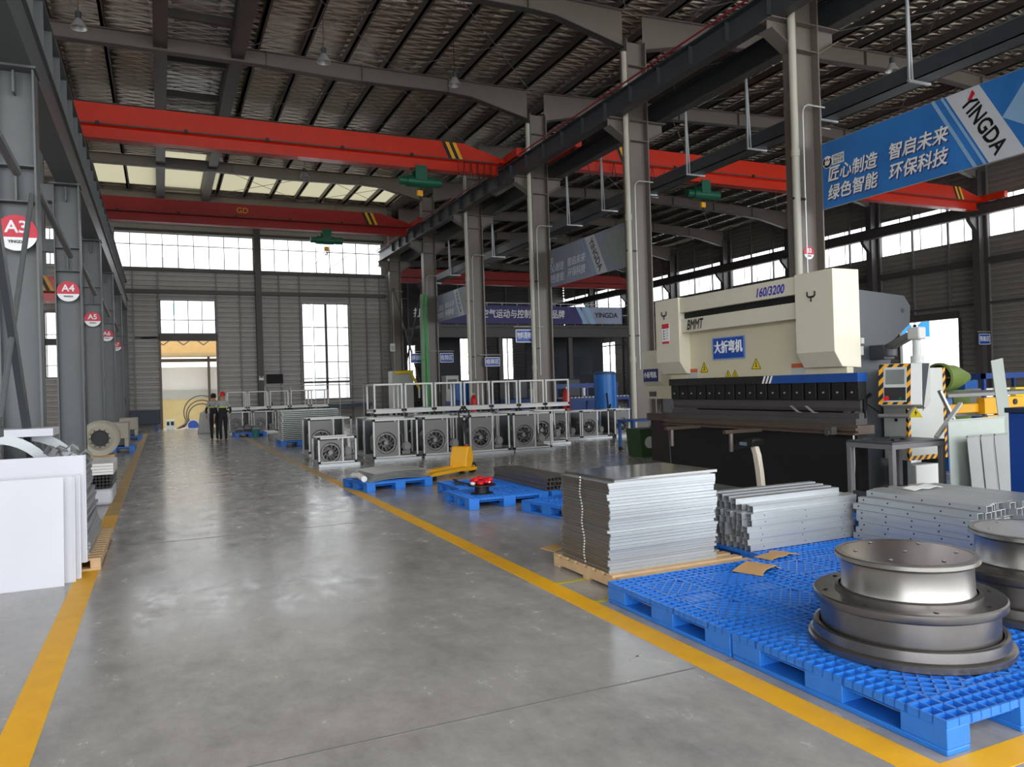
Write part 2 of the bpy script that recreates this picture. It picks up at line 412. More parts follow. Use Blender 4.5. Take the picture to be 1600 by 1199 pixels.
def window(a0, a1, z0, z1, na, zbars, plane, pos, fm=dark_steel, pane=True, bw=.035, thick=()):
    WN[0] += 1
    t = empty('window_%d' % WN[0], (((a0+a1)/2, pos, z0) if plane == 'y' else (pos, (a0+a1)/2, z0))); struct(t)
    def bar(mb, p0, p1, q0, q1, dd=.05):
        if plane == 'y': mb.box(p0-(a0+a1)/2, p1-(a0+a1)/2, -dd/2, dd/2, q0-z0, q1-z0)
        else: mb.box(-dd/2, dd/2, p0-(a0+a1)/2, p1-(a0+a1)/2, q0-z0, q1-z0)
    f = MB(); e = .05
    bar(f, a0, a1, z0, z0+e, .08); bar(f, a0, a1, z1-e, z1, .08); bar(f, a0, a0+e, z0, z1, .08); bar(f, a1-e, a1, z0, z1, .08)
    f.build('window_frame', fm, t, smooth=False)
    g = MB()
    for i in range(1, na):
        x = a0+(a1-a0)*i/na; bar(g, x-bw/2, x+bw/2, z0, z1)
    for z in zbars: bar(g, a0, a1, z-bw/2, z+bw/2)
    for kind, v, ww in thick:
        if kind == 'v': bar(g, v-ww/2, v+ww/2, z0, z1, .07)
        else: bar(g, a0, a1, v-ww/2, v+ww/2, .07)
    if g.v: g.build('glazing_bar', fm, t, smooth=False)
    if pane:
        p = MB(); bar(p, a0, a1, z0, z1, .006); p.build('pane', PANE, t, smooth=False)
    return t
# --- far wall
ops = [(-1.95, 4.66, 8.15, 9.95), (4.98, 11.6, 8.15, 9.95), (.05, 2.7, 4.82, 6.58), (.05, 2.7, 0, 4.5), (7.05, 9.62, 1.25, 6.52)]
opsL = [(-12.5, -2.7, 8.15, 9.95), (-5.6, -4.2, 2.7, 5.9)]
opsR = [(24.9, 26.6, 2.3, 6.2), (28.8, 30.4, 2.3, 6.2), (20.0, 20.8, 2.2, 5.6)]
wb = wall('wall_back', LX, 12.25, 0, 12.6, ops+opsL, 'y', WY, wall_m)
wall('wall_side', WY+.1, WR, 0, 12.6, [], 'x', 12.1, mat('shade_toned_sheet', (70, 67, 66), .5))  # wall sheet darkened: shade of the far bay put into its colour
struct(MB().box(11.96, 12.02, WY+.12, WR, 0, 12.3).build('wall_side_cladding', bld, smooth=False))
wall('wall_back_right', 12.1, WX, 0, 12.6, opsR, 'y', WR, mat('shade_toned_sheet', (70, 67, 66), .5))
for o, na, zb, th in ((ops[0], 9, (9.35,), ()), (ops[1], 9, (9.35,), ()), (ops[2], 4, (5.55,), ()), (ops[4], 4, (2.4, 3.3, 4.2, 5.2), (('v', 8.35, .12), ('h', 2.2, .1))),
                      (opsL[0], 10, (9.35,), ()), (opsL[1], 2, (3.3, 4.3, 4.8), (('v', -5.0, .12), ('h', 4.45, .3)))):
    window(*o, na, zb, 'y', WY+.05, thick=th)
for o in opsR: window(*o, 3, tuple(o[2]+(o[3]-o[2])*k/3 for k in (1, 2)), 'y', WR+.05)
g = MB()
for x in (-1.15, 3.9, 5.9, 6.97, 10.6, 11.4): g.box(x-.04, x+.04, WY-.09, WY-.005, 0, 8.1)
for x in (.0, 2.75, 9.7): g.box(x-.04, x+.04, WY-.09, WY-.005, 0, 8.1)
for x in [13+2.4*i for i in range(10)]: g.box(x-.05, x+.05, WR-.09, WR-.005, 0, 12)
g.build('wall_post', post_m, wb, smooth=False)
g = MB(); g.box(-1.9, 11.7, WY-.25, WY-.1, 6.86, 7.06); g.box(-1.9, 11.7, WY-.18, WY-.02, 8.0, 8.13); g.box(-1.9, 11.7, WY-.15, WY-.02, 9.97, 10.1)
g.box(-1.1, 0, WY-.15, WY-.1, 4.6, 4.7); g.box(12.3, WX, WR-.2, WR-.05, 6.6, 6.8); g.build('wall_girt', dark_steel, wb, smooth=False)
t = thing('wind_column', 'dark brown wall column between the two long upper windows of far wall', 'column', (4.82, WY-.22, 0))
MB().ibeam((0, 0, 0), (0, 0, 11.3), .3, .3, up=(0, 1, 0)).build('shaft', dark_steel, t, smooth=False)
# door with roller shutter box
d = struct(empty('door_1', (1.37, WY, 0)))
MB().box(-1.37, 1.37, -.34, -.02, 4.46, 4.82).build('shutter_box', dark_steel, d, bevel=.02)
MB().box(-1.4, -1.3, -.1, .1, 0, 4.46).box(1.3, 1.4, -.1, .1, 0, 4.46).build('door_frame', tan_bar, d, smooth=False)
MB().tube([(-1.5, -.15, 4.65), (-2.2, -.15, 4.62)], .05).build('shutter_motor', black, d)
# --- right wall
C_ops = [(Y0, WR, 8.05, 10.0), (25.3, 28.6, 0, 4.35), (56.9, 59.4, 2.25, 5.3), (56.9, 59.4, 5.8, 6.4)]
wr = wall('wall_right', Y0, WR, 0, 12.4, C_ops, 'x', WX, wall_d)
YC = YS+[47.7, 53.7, 59.7]
for i, y in enumerate(YC): window(y+.02, y+5.98, 8.05, 10.0, 5, (), 'x', WX+.03, post_m)
for o in C_ops[2:]: window(*o, 3, (3.3, 4.3) if o[2] < 3 else (), 'x', WX+.03, post_m)
g = MB()
for y in [1.7+2*i for i in range(32)]: g.box(WX-.1, WX-.005, y-.05, y+.05, 0, 12) if not (25.2 < y < 28.7) else g.box(WX-.1, WX-.005, y-.05, y+.05, 4.4, 12)
g.build('wall_post', post_m, wr, smooth=False)
g = MB(); g.box(WX-.25, WX-.05, Y0, WR-.3, 6.8, 7.1); g.box(WX-.12, WX-.02, Y0, WR-.3, 4.9, 5.0); g.build('wall_girt', dark_steel, wr, smooth=False)
d = struct(empty('door_2', (WX, 26.95, 0)))
MB().box(-.3, -.02, -1.7, 1.7, 4.35, 4.7).build('shutter_box', dark_steel, d, bevel=.02)
MB().box(-.1, .1, -1.75, -1.65, 0, 4.35).box(-.1, .1, 1.65, 1.75, 0, 4.35).build('door_frame', dark_steel, d, smooth=False)
# --- left wall of the neighbouring bay
wl = wall('wall_left', Y0, WY, 0, 12.4, [(Y0, WY, 6.2, 8.0)], 'x', LX, wall_m)
for y in YS[:-1]: window(y+.02, y+5.98, 6.2, 8.0, 5, (), 'x', LX-.05, post_m)

# --- roof
def rz(X):
    if X <= 12: return 12.02
    return 11.97+.042*(X-12) if X < 23.8 else 11.97+.042*(35.6-X)
ce = struct(empty('ceiling', (0, 0, 12)))
def sheet(x0, x1, y0, y1, m, name='roof_sheet', dz=.04, th=.03):
    MB().loft([[(x0, y, rz(x0)+dz-12), (x1, y, rz(x1)+dz-12), (x1, y, rz(x1)+dz+th-12), (x0, y, rz(x0)+dz+th-12)] for y in (y0, y1)]).build(name, m, ce, smooth=False)
sheet(LX, -2.6, Y0, WY, FOIL); sheet(-2.6, .42, Y0, 33, FOIL); sheet(-2.6, .42, 35, 36.4, FOIL); sheet(-2.6, .42, 41.5, WY, FOIL); sheet(2.12, 12, Y0, 33, FOIL); sheet(2.12, 12, 35, 36.4, FOIL); sheet(2.12, 12, 41.5, WY, FOIL); sheet(.42, 2.12, Y0, 36.4, FOIL2, 'roof_sheet', .3); sheet(.42, 2.12, 36.4, WY, ADDED_TRANSL, 'added_light_sheet', .3)
sheet(2.12, 12, 36.4, 41.5, ADDED_TRANSL, 'added_light_sheet', .06); sheet(-2.6, .42, 36.4, 41.5, ADDED_TRANSL, 'added_light_sheet', .06); sheet(-2.6, .42, 33, 35, ADDED_TRANSL, 'added_light_sheet', .06); sheet(2.12, 12, 33, 35, ADDED_TRANSL, 'added_light_sheet', .06)  # added sheets that let sky light in over the far aisle bay
sheet(12, 23.8, Y0, WR, FOIL); sheet(23.8, WX, Y0, WR, FOIL)
PX = [-13, -11.7, -10.4, -9.1, -7.8, -6.5, -5.2, -3.9, -2.5, -1.2, 2.82, 4.15, 5.43, 6.7, 7.98, 9.24, 10.5, 11.6]+[13.1+1.25*i for i in range(18)]
for x in PX:
    z = rz(x)-12; WE = WY if x < 12.5 else WR
    MB().box(x-.04, x+.04, Y0, WE-.02, z-.2, z+.03).box(x-.04, x+.1, Y0, WE-.02, z-.2, z-.185).box(x+.085, x+.1, Y0, WE-.02, z-.2, z-.16).build('purlin', purlin_m, ce, smooth=False)
for x0, x1 in ((.06, .42), (2.12, 2.48)):
    MB().box(x0, x1, Y0, WY-.02, -.5, .35).build('skylight_curb', dark_steel, ce, smooth=False)
for y in [3*i+1.5 for i in range(12)]:
    MB().box(.42, 2.12, y-.06, y+.06, -.12, .1).build('skylight_cross_member', purlin_m, ce, smooth=False)
g = MB()
for y in YS[:-1]:
    for x0, x1 in ((2.5, 7), (7, 11.6), (13, 18), (18, 23), (24, 29), (29, 34)):
        za, zb = rz(x0)-.3-12, rz(x1)-.3-12
        g.tube([(x0, y+.4, za), (x1, y+5.6, zb)], .012, 5); g.tube([(x0, y+5.6, za), (x1, y+.4, zb)], .012, 5)
g.build('roof_tie_rod', post_m, ce)
ordn = {17.7: 'fourth', 23.7: 'fifth'}
# rafters: tapered I-beams of each frame, one per bay
def rafter(X0, X1, y, hs, label):
    """hs: list of (x, depth)"""
    t = thing('roof_rafter', label, 'roof beam', ((X0+X1)/2, y, rz((X0+X1)/2)-.2)); ox, oz = (X0+X1)/2, rz((X0+X1)/2)-.2
    def P(x): return rz(x)-.2-oz
    wb_, top, bot = MB(), MB(), MB()
    wb_.loft([[(x-ox, -.01, P(x)), (x-ox, .01, P(x)), (x-ox, .01, P(x)-d), (x-ox, -.01, P(x)-d)] for x, d in hs]); wb_.build('web', brown_steel, t, smooth=False)
    for dz, nm, s in ((0, 'top_flange', 1), (1, 'bottom_flange', 1)):
        f = MB(); f.loft([[(x-ox, -.12, P(x)-d*dz), (x-ox, .12, P(x)-d*dz), (x-ox, .12, P(x)-d*dz-.02), (x-ox, -.12, P(x)-d*dz-.02)] for x, d in hs]); f.build(nm, brown_steel if dz == 0 else dark_steel, t, smooth=False)
    st = MB()
    n = max(3, int((X1-X0)/2.6))
    for i in range(1, n):
        x = X0+(X1-X0)*i/n
        k = max(j for j in range(len(hs)) if hs[j][0] <= x); a, b = hs[k], hs[min(k+1, len(hs)-1)]
        d = a[1] if a[0] == b[0] else a[1]+(b[1]-a[1])*(x-a[0])/(b[0]-a[0])
        st.box(x-ox-.012, x-ox+.012, -.11, .11, P(x)-d, P(x))
    st.build('stiffener', brown_steel, t, smooth=False)
    return t
where = {-6.3: 'behind the viewpoint', -.3: 'nearest the viewpoint', 5.7: 'above the nearest blue pallets', 11.7: 'above the column signed B3', 17.7: 'above the tall column left of the cream press', 23.7: 'in front of the nearer red crane girder', 29.7: 'just behind the nearer red crane girder', 35.7: 'just in front of the far red crane girder', 41.7: 'at the far wall', 47.7: 'first one past the violet banner', 53.7: 'second one past the violet banner', 59.7: 'deep behind the violet banner'}
for y in (47.7, 53.7, 59.7): rafter(12.38, 35.3, y, [(12.38, .95), (14.6, .55), (17, .5), (23.8, .5), (30, .5), (33, .6), (35.3, 1.0)], 'long roof rafter of the press bay, '+where[y])
for y in YS[2:]:
    rafter(-2.6, 11.72, y, [(-2.6, .42), (2.8, .42), (5.5, .5), (8.8, .46), (9.6, .5), (11.72, 1.0)], 'roof rafter of the aisle bay, '+where[y])
    rafter(12.38, 35.3, y, [(12.38, .95), (14.6, .55), (17, .5), (23.8, .5), (30, .5), (33, .6), (35.3, 1.0)], 'long roof rafter of the press bay, '+where[y])
    rafter(LX+.1, -2.6, y, [(LX+.1, .6), (-2.6, .42)], 'roof rafter of the left bay, '+where[y])

# ================================================================ COLUMNS
def plate_sign(txt, x, y, z, r, label, up=0):
    t = thing('round_column_sign', label, 'sign', (x, y, z))
    n = 24
    top = [(r*math.cos(a), r*math.sin(a)) for a in [-.25+(PI+.5)*i/n for i in range(n+1)]]
    bot = [(r*math.cos(a), r*math.sin(a)) for a in [PI+.25+(PI-.5)*i/n for i in range(n+1)]]
    MB().prism(top, -.006, 0, 'y').build('red_field', sign_red, t, smooth=False)
    MB().prism(bot, -.006, 0, 'y').build('white_field', sign_white, t, smooth=False)
    text(txt, r*.95, sign_white, t, (0, -.008, r*.3), bold=.006)
    text('YINGDA', r*.22, sign_black, t, (0, -.008, -r*.5), bold=.002)
    return t
def colA(y, n):
    lab = {5.7: 'grey steel column of the left row nearest the viewpoint'}.get(y, 'grey steel column of the left row carrying sign A%d' % n)
    if n == 8: lab = 'last grey steel column of the left row, at the far wall'
    t = thing('steel_column', lab, 'column', (-1.62, y, 0))
    s = MB()
    s.box(-.21, .21, -.008, .008, 0, 5.93)
    s.build('web', grey_steel, t, smooth=False)
    for sx in (-1, 1): MB().box(sx*.22-.012, sx*.22+.012, -.17, .17, 0, 5.93).build('flange', grey_steel, t, smooth=False)
    st = MB()
    for z in (4.22, 4.68): st.box(-.205, .205, -.16, .16, z-.008, z+.008)
    st.box(-.012, .012, -.16, .0, 4.23, 4.67); st.box(-.012, .012, -.16, 0, 5.62, 5.9)
    st.build('stiffener', grey_steel, t, smooth=False)
    MB().box(-.28, .26, -.22, .22, 5.93, 5.96).build('cap_plate', grey_steel, t, smooth=False)
    MB().box(-.33, .33, -.25, .25, 0, .025).build('base_plate', grey_steel, t, smooth=False)
    MB().ibeam((-1.22, 0, 5.0), (-1.22, 0, 11.4), .3, .25, up=(1, 0, 0)).box(-1.4, -.2, -.15, .15, 5.6, 5.93).box(-1.1, -.55, -.12, .12, 8.3, 8.44).build('upper_shaft', grey_steel, t, smooth=False)
for i, y in enumerate(YS[2:]):
    colA(y, i+2)
    n = i+2
    if 3 <= n <= 7: plate_sign('A%d' % n, -1.62, y-.19, 3.8, .2 if n > 3 else .23, 'round red and white sign reading A%d on a grey column' % n)
# runway girder on the A row: box beam below, stiffened web above
t = thing('crane_runway_girder', 'grey stiffened runway girder along the left column row', 'crane girder', (-1.5, Y0, 5.96))
L = WY-Y0-.4
MB().box(-.28, .1, 0, L, 0, .5).build('lower_beam', grey_steel, t, smooth=False)
MB().box(-.02, .0, 0, L, .52, 1.38).build('web', grey_steel, t, smooth=False)
MB().box(-.15, .15, 0, L, .5, .525).build('bottom_flange', grey_steel, t, smooth=False); MB().box(-.15, .13, 0, L, 1.36, 1.385).build('top_flange', grey_steel, t, smooth=False)
for i in range(48):
    MB().box(0, .12, .6+1.0*i, .62+1.0*i, .525, 1.36).build('stiffener', grey_steel, t, smooth=False)
MB().box(-.03, .03, 0, L, 1.385, 1.43).build('rail', dark_steel, t, smooth=False)
t = thing('crane_rail_beam', 'upper rail beam behind the left girder that carries the red cranes', 'crane girder', (-2.35, Y0, 8.45))
MB().ibeam((0, 0, .45), (0, L, .45), .9, .35).build('beam', grey_steel, t, smooth=False); MB().box(-.03, .03, 0, L, .9, .95).build('rail', dark_steel, t, smooth=False)
# bracing between the A columns
def brace(name, label, p, q, r=.05, m=grey_steel, group=None):
    p = Vector(p); q = Vector(q); t = thing(name, label, 'brace', p, 0, group)
    MB().tube([(0, 0, 0), q-p], r, 10).build('rod', m, t)
    MB().box(-.02, .02, -.12, .12, -.1, .1).build('end_plate', m, t, smooth=False)
for a, b, wh in ((5.7, 11.7, 'left of column sign A3'), (11.7, 17.7, 'from the A3 column down to A4'), (17.7, 23.7, 'from the A4 column down to A5'), (23.7, 29.7, 'from the A5 column down to A6'), (29.7, 35.7, 'from the A6 column down to A7')):
    brace('diagonal_brace', 'thin grey tube brace '+wh, (-1.5, a+.3, 4.62), (-1.5, b-.9, 4.4), .055)
brace('diagonal_brace', 'grey tube rising across the A3 column toward its flange', (-1.46, 9.0, 1.4), (-1.44, 11.5, 4.3), .03)
t = thing('angle_brace', 'broad dark grey diagonal strut at the foot of the A3 column', 'brace', (-1.45, 10.9, 1.3))
MB().beam((0, 0, -.3), (0, -2.2, 2.6), .07, .16).build('strut', mgrey, t, smooth=False)

BX = 12.05
def colB(y, lab):
    t = thing('steel_column', lab, 'column', (BX, y, 0))
    H = 11.0
    MB().box(-.28, .28, -.006, .006, 0, H).build('web', brown_steel, t, smooth=False)
    for sx in (-1, 1): MB().box(sx*.3-.015, sx*.3+.015, -.18, .18, 0, H).build('flange', brown_steel, t, smooth=False)
    MB().box(-.4, .4, -.28, .28, 0, .03).build('base_plate', brown_steel, t, smooth=False)
    for sx in (-1, 1):
        b = MB(); b.prism([(sx*.315, 8.8), (sx*.88, 8.8), (sx*.88, 8.6), (sx*.315, 8.25)], -.012, .012, 'y')
        b.box(min(sx*.315, sx*.9), max(sx*.315, sx*.9), -.17, .17, 8.8, 8.825)
        dx, dz = sx*.585, .37
        b.loft([[(sx*.3, yy, 8.23), (sx*.9, yy, 8.58), (sx*.9, yy, 8.6), (sx*.3, yy, 8.25)] for yy in (-.17, .17)])
        b.build('crane_bracket', brown_steel, t, smooth=False)
    st = MB()
    for z in (8.25, 8.8, 10.3): st.box(-.285, .285, -.17, .17, z, z+.015)
    st.build('stiffener', brown_steel, t, smooth=False)
    # cable conduit that hooks over the column, thin edge conduits
    MB().tube([(-.2, -.2, 2), (-.2, -.2, 6.9), (-.19, -.2, 7.02), (-.14, -.2, 7.1), (-.05, -.2, 7.14), (.4, -.2, 7.14)], .018, 6).build('conduit', alu, t)
    MB().tube([(.34, -.12, 1.5), (.34, -.12, 6.75), (.62, -.12, 6.75)], .014, 6).build('conduit', alu, t)
    return t
labB = {5.7: 'brown grey column nearest the viewpoint, holding the near end of blue banner', 11.7: 'brown grey column signed B3 behind the cream press', 17.7: 'tall brown grey column just left of the cream press', 23.7: 'brown grey column behind the stacked frames, left of the faded banner', 29.7: 'brown grey column second from the green pipes', 35.7: 'brown grey column beside the green pipes', 41.7: 'last brown grey column with a white meter box, at far wall'}
pipeL = {5.7: 'white downpipe nearest the viewpoint', 11.7: 'white downpipe left of the B3 column', 17.7: 'white downpipe on the column left of cream press', 23.7: 'white downpipe left of faded grey banner', 29.7: 'pale downpipe between two hanging blue signs'}
for y in YS[2:]:
    colB(y, labB[round(y, 1)])
    if y < 35:
        t = thing('downpipe', pipeL[round(y, 1)], 'pipe', (11.62, y-.2, 0))
        MB().cyl((0, 0, 0), (0, 0, 8.6), .075, 14).cyl((0, 0, 8.6), (0, 0, 10.6), .075, 14).build('pipe', pipe_w, t)
        for zc in (2.2, 6.05): MB().cyl((0, 0, zc), (0, 0, zc+.15), .088, 14).build('coupling', pipe_w, t)
        for zc in (2.9, 5.2): MB().box(-.09, .22, -.02, .02, zc, zc+.04).build('clamp', black, t, smooth=False)
plate_sign('B3', 11.9, 11.7-.2, 4.15, .13, 'small round red and white sign reading B3 on a brown column')
gp = mat('green_pipe_paint', (60, 170, 80), .4)
for dx, r, lb in ((0, .1, 'thicker pale green pipe rising beside a column'), (.2, .07, 'thinner bright green pipe rising beside a column')):
    t = thing('green_pipe', lb, 'pipe', (11.5+dx, 35.3, 0)); MB().tube([(0, 0, 0), (0, 0, 5.2), (.05, 0, 6.2)], r, 10).build('pipe', gp if dx else mat('pale_green_pipe_paint', (120, 160, 120), .5), t)
    MB().cyl((0, 0, 3), (0, 0, 3.1), r*1.2).build('flange', gp, t)
t = thing('meter_box', 'white box on the last column at the far wall', 'box', (11.75, 41.5, 4.0)); MB().box(-.13, .13, -.1, 0, -.22, .22).build('box', white, t, bevel=.01)
MB().box(-.09, .09, -.11, -.1, -.15, .1).build('door', cab_grey, t, smooth=False)
for p, q, wh in (((11.9, 41.4, 7.2), (11.9, 36.0, .6), 'falling toward the camera'), ((11.9, 36.0, 7.0), (11.9, 41.4, .8), 'rising toward the camera')):
    brace('cross_brace', 'dark cross brace between the last two right columns, '+wh, p, q, .05, dark_steel)
# runway girders both sides of the B row
def runway(x, lab, m, side):
    t = thing('crane_runway_girder', lab, 'crane girder', (x, Y0, 8.83))
    MB().box(-.008, .008, 0, L, .02, .55).build('web', m, t, smooth=False)
    MB().box(-.17, .17, 0, L, .53, .55).build('top_flange', m, t, smooth=False); MB().box(-.13, .13, 0, L, 0, .02).build('bottom_flange', dark_steel, t, smooth=False)
    for i in range(int((L-2)/1.25)): MB().box(min(0, side*.12), max(0, side*.12), 1+1.25*i, 1.015+1.25*i, .12, .53).build('stiffener', m, t, smooth=False)
    MB().box(-.03, .03, 0, L, .55, .6).build('rail', dark_steel, t, smooth=False)
    return t
t = runway(11.36, 'runway girder with rib stiffeners on the aisle side of right columns', mgrey, -1)
MB().tube([(-.2, 0, .62), (-.2, L, .62)], .022, 6).build('conductor_line', red_cable, t)
L = WR-Y0-.4
runway(12.78, 'runway girder on the press side of the right columns', mgrey, 1)
# C row on the right wall
for i, y in enumerate(YC[2:]):
    t = thing('steel_column', 'dark wall column on the right wall, ' + ['out at the right edge', 'second bay back', 'right of the bright doorway', 'left of the bright doorway', 'behind the press top', 'behind the left end of press top', 'left of the press top', 'beyond the violet banner end', 'deep behind the violet banner', 'last before the far corner'][i], 'column', (35.5, y+.1, 0))
    MB().ibeam((0, 0, 0), (0, 0, 11.2), .6, .36, up=(1, 0, 0)).build('shaft', dark_steel, t, smooth=False)
    MB().prism([(-.3, 9.0), (-.8, 9.0), (-.8, 8.8), (-.3, 8.3)], -.1, .1, 'y').build('crane_bracket', dark_steel, t, smooth=False)
t = thing('crane_runway_girder', 'dark runway girder across the right wall windows', 'crane girder', (34.9, Y0, 8.95))
MB().ibeam((0, 0, .25), (0, L, .25), .5, .35).build('beam', dark_steel, t, smooth=False); MB().box(-.03, .03, 0, L, .5, .55).build('rail', dark_steel, t, smooth=False)
sm = mat('pale_floor_scuff', (190, 186, 178), .6, var=.2, scale=30)
for p, q, ww in (((2.52, 4.0, .0006), (2.68, 3.735, .0006), .02), ((2.486, 3.87, .0006), (2.62, 3.95, .0006), .014)):
    MB().beam(p, q, ww, .0012).build('scuff_mark', sm, fl, smooth=False)
# ================================================================ CRANES
def crane(lab, y, x0, x1, zb, paint, taperL, taperR, stripes, number=None, hgt=.98, xo=None):
    t = thing('bridge_crane', lab, 'overhead crane', (x0, y, zb)); W = x1-x0
    def ring(x, top): return [(x, -.24, top), (x, .24, top), (x, .24, .40), (x, .12, .34), (x, .12, .06), (x, .2, .05), (x, .2, 0), (x, -.2, 0), (x, -.2, .05), (x, -.12, .06), (x, -.12, .34), (x, -.24, .40)]
    rs = []
    if taperL: rs += [ring(.42, .62), ring(1.9, hgt)]
    else: rs += [ring(.42, hgt)]
    if taperR: rs += [ring(W-1.75, hgt), ring(W-.42, .62)]
    else: rs += [ring(W-.42, hgt)]
    MB().loft(rs).build('main_girder', paint, t, smooth=False)
    MB().box(.6, W-.6, -.26, -.24, .38, .42).build('cable_track', dark_steel, t, smooth=False)
    for ex in (0.1, W-.1):
        e = MB().box(ex-.13, ex+.13, -1.3, 1.3, .38, .68).box(min(ex, ex+(.4 if ex < 1 else -.4)), max(ex, ex+(.4 if ex < 1 else -.4)), -.22, .22, .44, .6).build('end_carriage', paint, t, bevel=.02)
        for yy in (-.95, .95): MB().cyl((ex-.05, yy, .43), (ex+.05, yy, .43), .12, 16).build('wheel', dark_steel, e)
    for sx in stripes:
        for k, c in enumerate((black, yellow_paint, black, yellow_paint)):
            o = .13*k
            MB().prism([(sx+o, hgt-.005), (sx+o+.13, hgt-.005), (sx+o+.38, .41), (sx+o+.25, .41)], -.246, -.241, 'y').build('hazard_stripe', c, t, smooth=False)
    for i in range(5): MB().box(1+W*i/6, 1.1+W*i/6, -.3, -.24, .36, .46).build('cable_clip', black, t, smooth=False)
    return t
c1 = crane('nearer red overhead crane across the aisle, with black and yellow stripes', 25, -2.5, 11.5, 9.13, red_paint, False, True, [11.45])
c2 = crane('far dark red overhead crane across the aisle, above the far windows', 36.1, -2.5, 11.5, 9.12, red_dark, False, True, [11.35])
c3 = crane('red overhead crane in the press bay, half hidden by the blue banner', 23.4, 12.7, 35.0, 9.13, red_paint, True, True, [20.1, 2.2])
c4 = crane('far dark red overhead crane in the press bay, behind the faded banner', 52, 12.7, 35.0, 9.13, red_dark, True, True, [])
text('GD', .35, yellow_paint, c2, (6.0, -.26, .68))
fc = MB()
for k in range(8):
    x = 12.0+.25*k
    fc.tube([(x, -.28, .38), (x+.04, -.28, -.1), (x+.12, -.28, -.35), (x+.2, -.28, -.1), (x+.25, -.28, .38)], .012, 5)
fc.build('festoon_cable', wire, c1)
fc = MB()
for k in range(6):
    x = 1.0+.55*k
    fc.tube([(x, -.28, .36), (x+.1, -.28, -.2), (x+.27, -.28, -.42), (x+.45, -.28, -.2), (x+.55, -.28, .36)], .012, 5)
fc.build('festoon_cable', wire, c3)
def hoist(lab, x, y, z):
    t = thing('electric_hoist', lab, 'hoist', (x, y, z))
    MB().cyl((-.45, 0, 0), (.35, 0, 0), .19, 20).build('drum', green_m, t)
    MB().cyl((.35, 0, 0), (.75, 0, 0), .16, 20).build('motor', green_m, t); MB().cyl((-.72, 0, 0), (-.45, 0, 0), .14, 20).build('gearbox', green_m, t)
    for s in (-1, 1): MB().box(-.2, .2, s*.22-.02, s*.22+.02, 0, .5).build('trolley_plate', green_m, t, smooth=False)
    MB().cyl((-.15, -.2, .42), (-.15, .2, .42), .07, 12).cyl((.15, -.2, .42), (.15, .2, .42), .07, 12).build('trolley_wheel', dark_steel, t)
    MB().tube([(-.05, 0, 0), (-.05, 0, -.3)], .012, 5).tube([(.05, 0, 0), (.05, 0, -.3)], .012, 5).build('wire_rope', wire, t)
    MB().box(-.1, .1, -.06, .06, -.5, -.3).build('hook_block', yellow_paint, t, bevel=.02)
    MB().tube([(0, 0, -.5), (.0, 0, -.56), (.06, 0, -.62), (.0, 0, -.69), (-.06, 0, -.64)], .022, 6).build('hook', black, t)
    return t
hoist('green electric hoist under the nearer aisle crane, left of column row', 8.2, 25, 8.72)
hoist('green electric hoist under the press bay crane', 18.9, 23.4, 8.72)
hoist('green electric hoist under the far dark red crane', 7.2, 36.1, 8.72)
t = crane('orange red crane girder seen between columns A3 and A4', 34.5, -13.4, -3.0, 5.45, red_paint, False, False, [9.0])

# ---- L-hangers and cable tray along the press side
HY = [9.98, 12.2, 14.36, 16.71, 18.9, 21.07, 23.37, 26.45, 30.0, 33.0, 35.4, 38.3]
h0 = None
for i, y in enumerate(HY):
    lab = 'galvanised L shaped hanger rod holding the cable tray' 
    if h0 is None:
        t = thing('tray_hanger', lab, 'hanger', (13.0, y, 7.2), 0, 'hangers of the overhead cable tray')
        MB().tube([(0, 0, 0), (0, 0, 2.12)], .028, 8).build('rod', galv, t)
        MB().tube([(.09, 0, .02), (.01, 0, 2.0)], .022, 8).build('rod', galv, t)
        MB().beam((-.03, 0, 0), (.58, 0, 0), .05, .04).build('foot', galv, t, smooth=False)
        h0 = t
    else: dup(h0, (13.0, y, 7.2))
t = thing('cable_tray', 'long grey cable trunking lying on the L shaped hangers', 'cable tray', (13.12, 5, 7.225))
MB().box(0, .42, 0, 36, 0, .02).box(0, .02, 0, 36, 0, .3).box(.40, .42, 0, 36, 0, .3).build('channel', mgrey, t, smooth=False)
MB().box(-.01, .43, 0, 36, .3, .32).build('cover', grey_steel, t, smooth=False)

# ---- lamps
def lamp(x, y, z, lab):
    t = thing('high_bay_lamp', lab, 'lamp', (x, y, z))
    MB().lathe([(.06, .24), (.08, .22), (.11, .16), (.18, .05), (.2, 0), (.19, 0), (.165, .05), (.09, .16), (.05, .22)], 24).build('reflector', lamp_gl, t)
    MB().cyl((0, 0, .22), (0, 0, .4), .07, 16).build('ballast_housing', mgrey, t)
    MB().tube([(0, 0, .4), (0, 0, rz(x)-z+.045)], .01, 6).build('cord', wire, t)
lamp(4.33, 21.3, 10.75, 'bell shaped high bay lamp above the aisle, middle one')
lamp(8.25, 21.5, 10.72, 'bell shaped high bay lamp near the right column row')
lamp(-1.6, 21.4, 10.75, 'bell shaped high bay lamp at the left above the runway girder')
lamp(20.5, 16.3, 10.9, 'bell shaped high bay lamp over the press bay, right of cable tray hanger')
lamp(5.5, 31.5, 10.3, 'bell shaped high bay lamp between the two red cranes')
lamp(17.0, 27.5, 10.6, 'bell shaped high bay lamp behind the press bay crane')

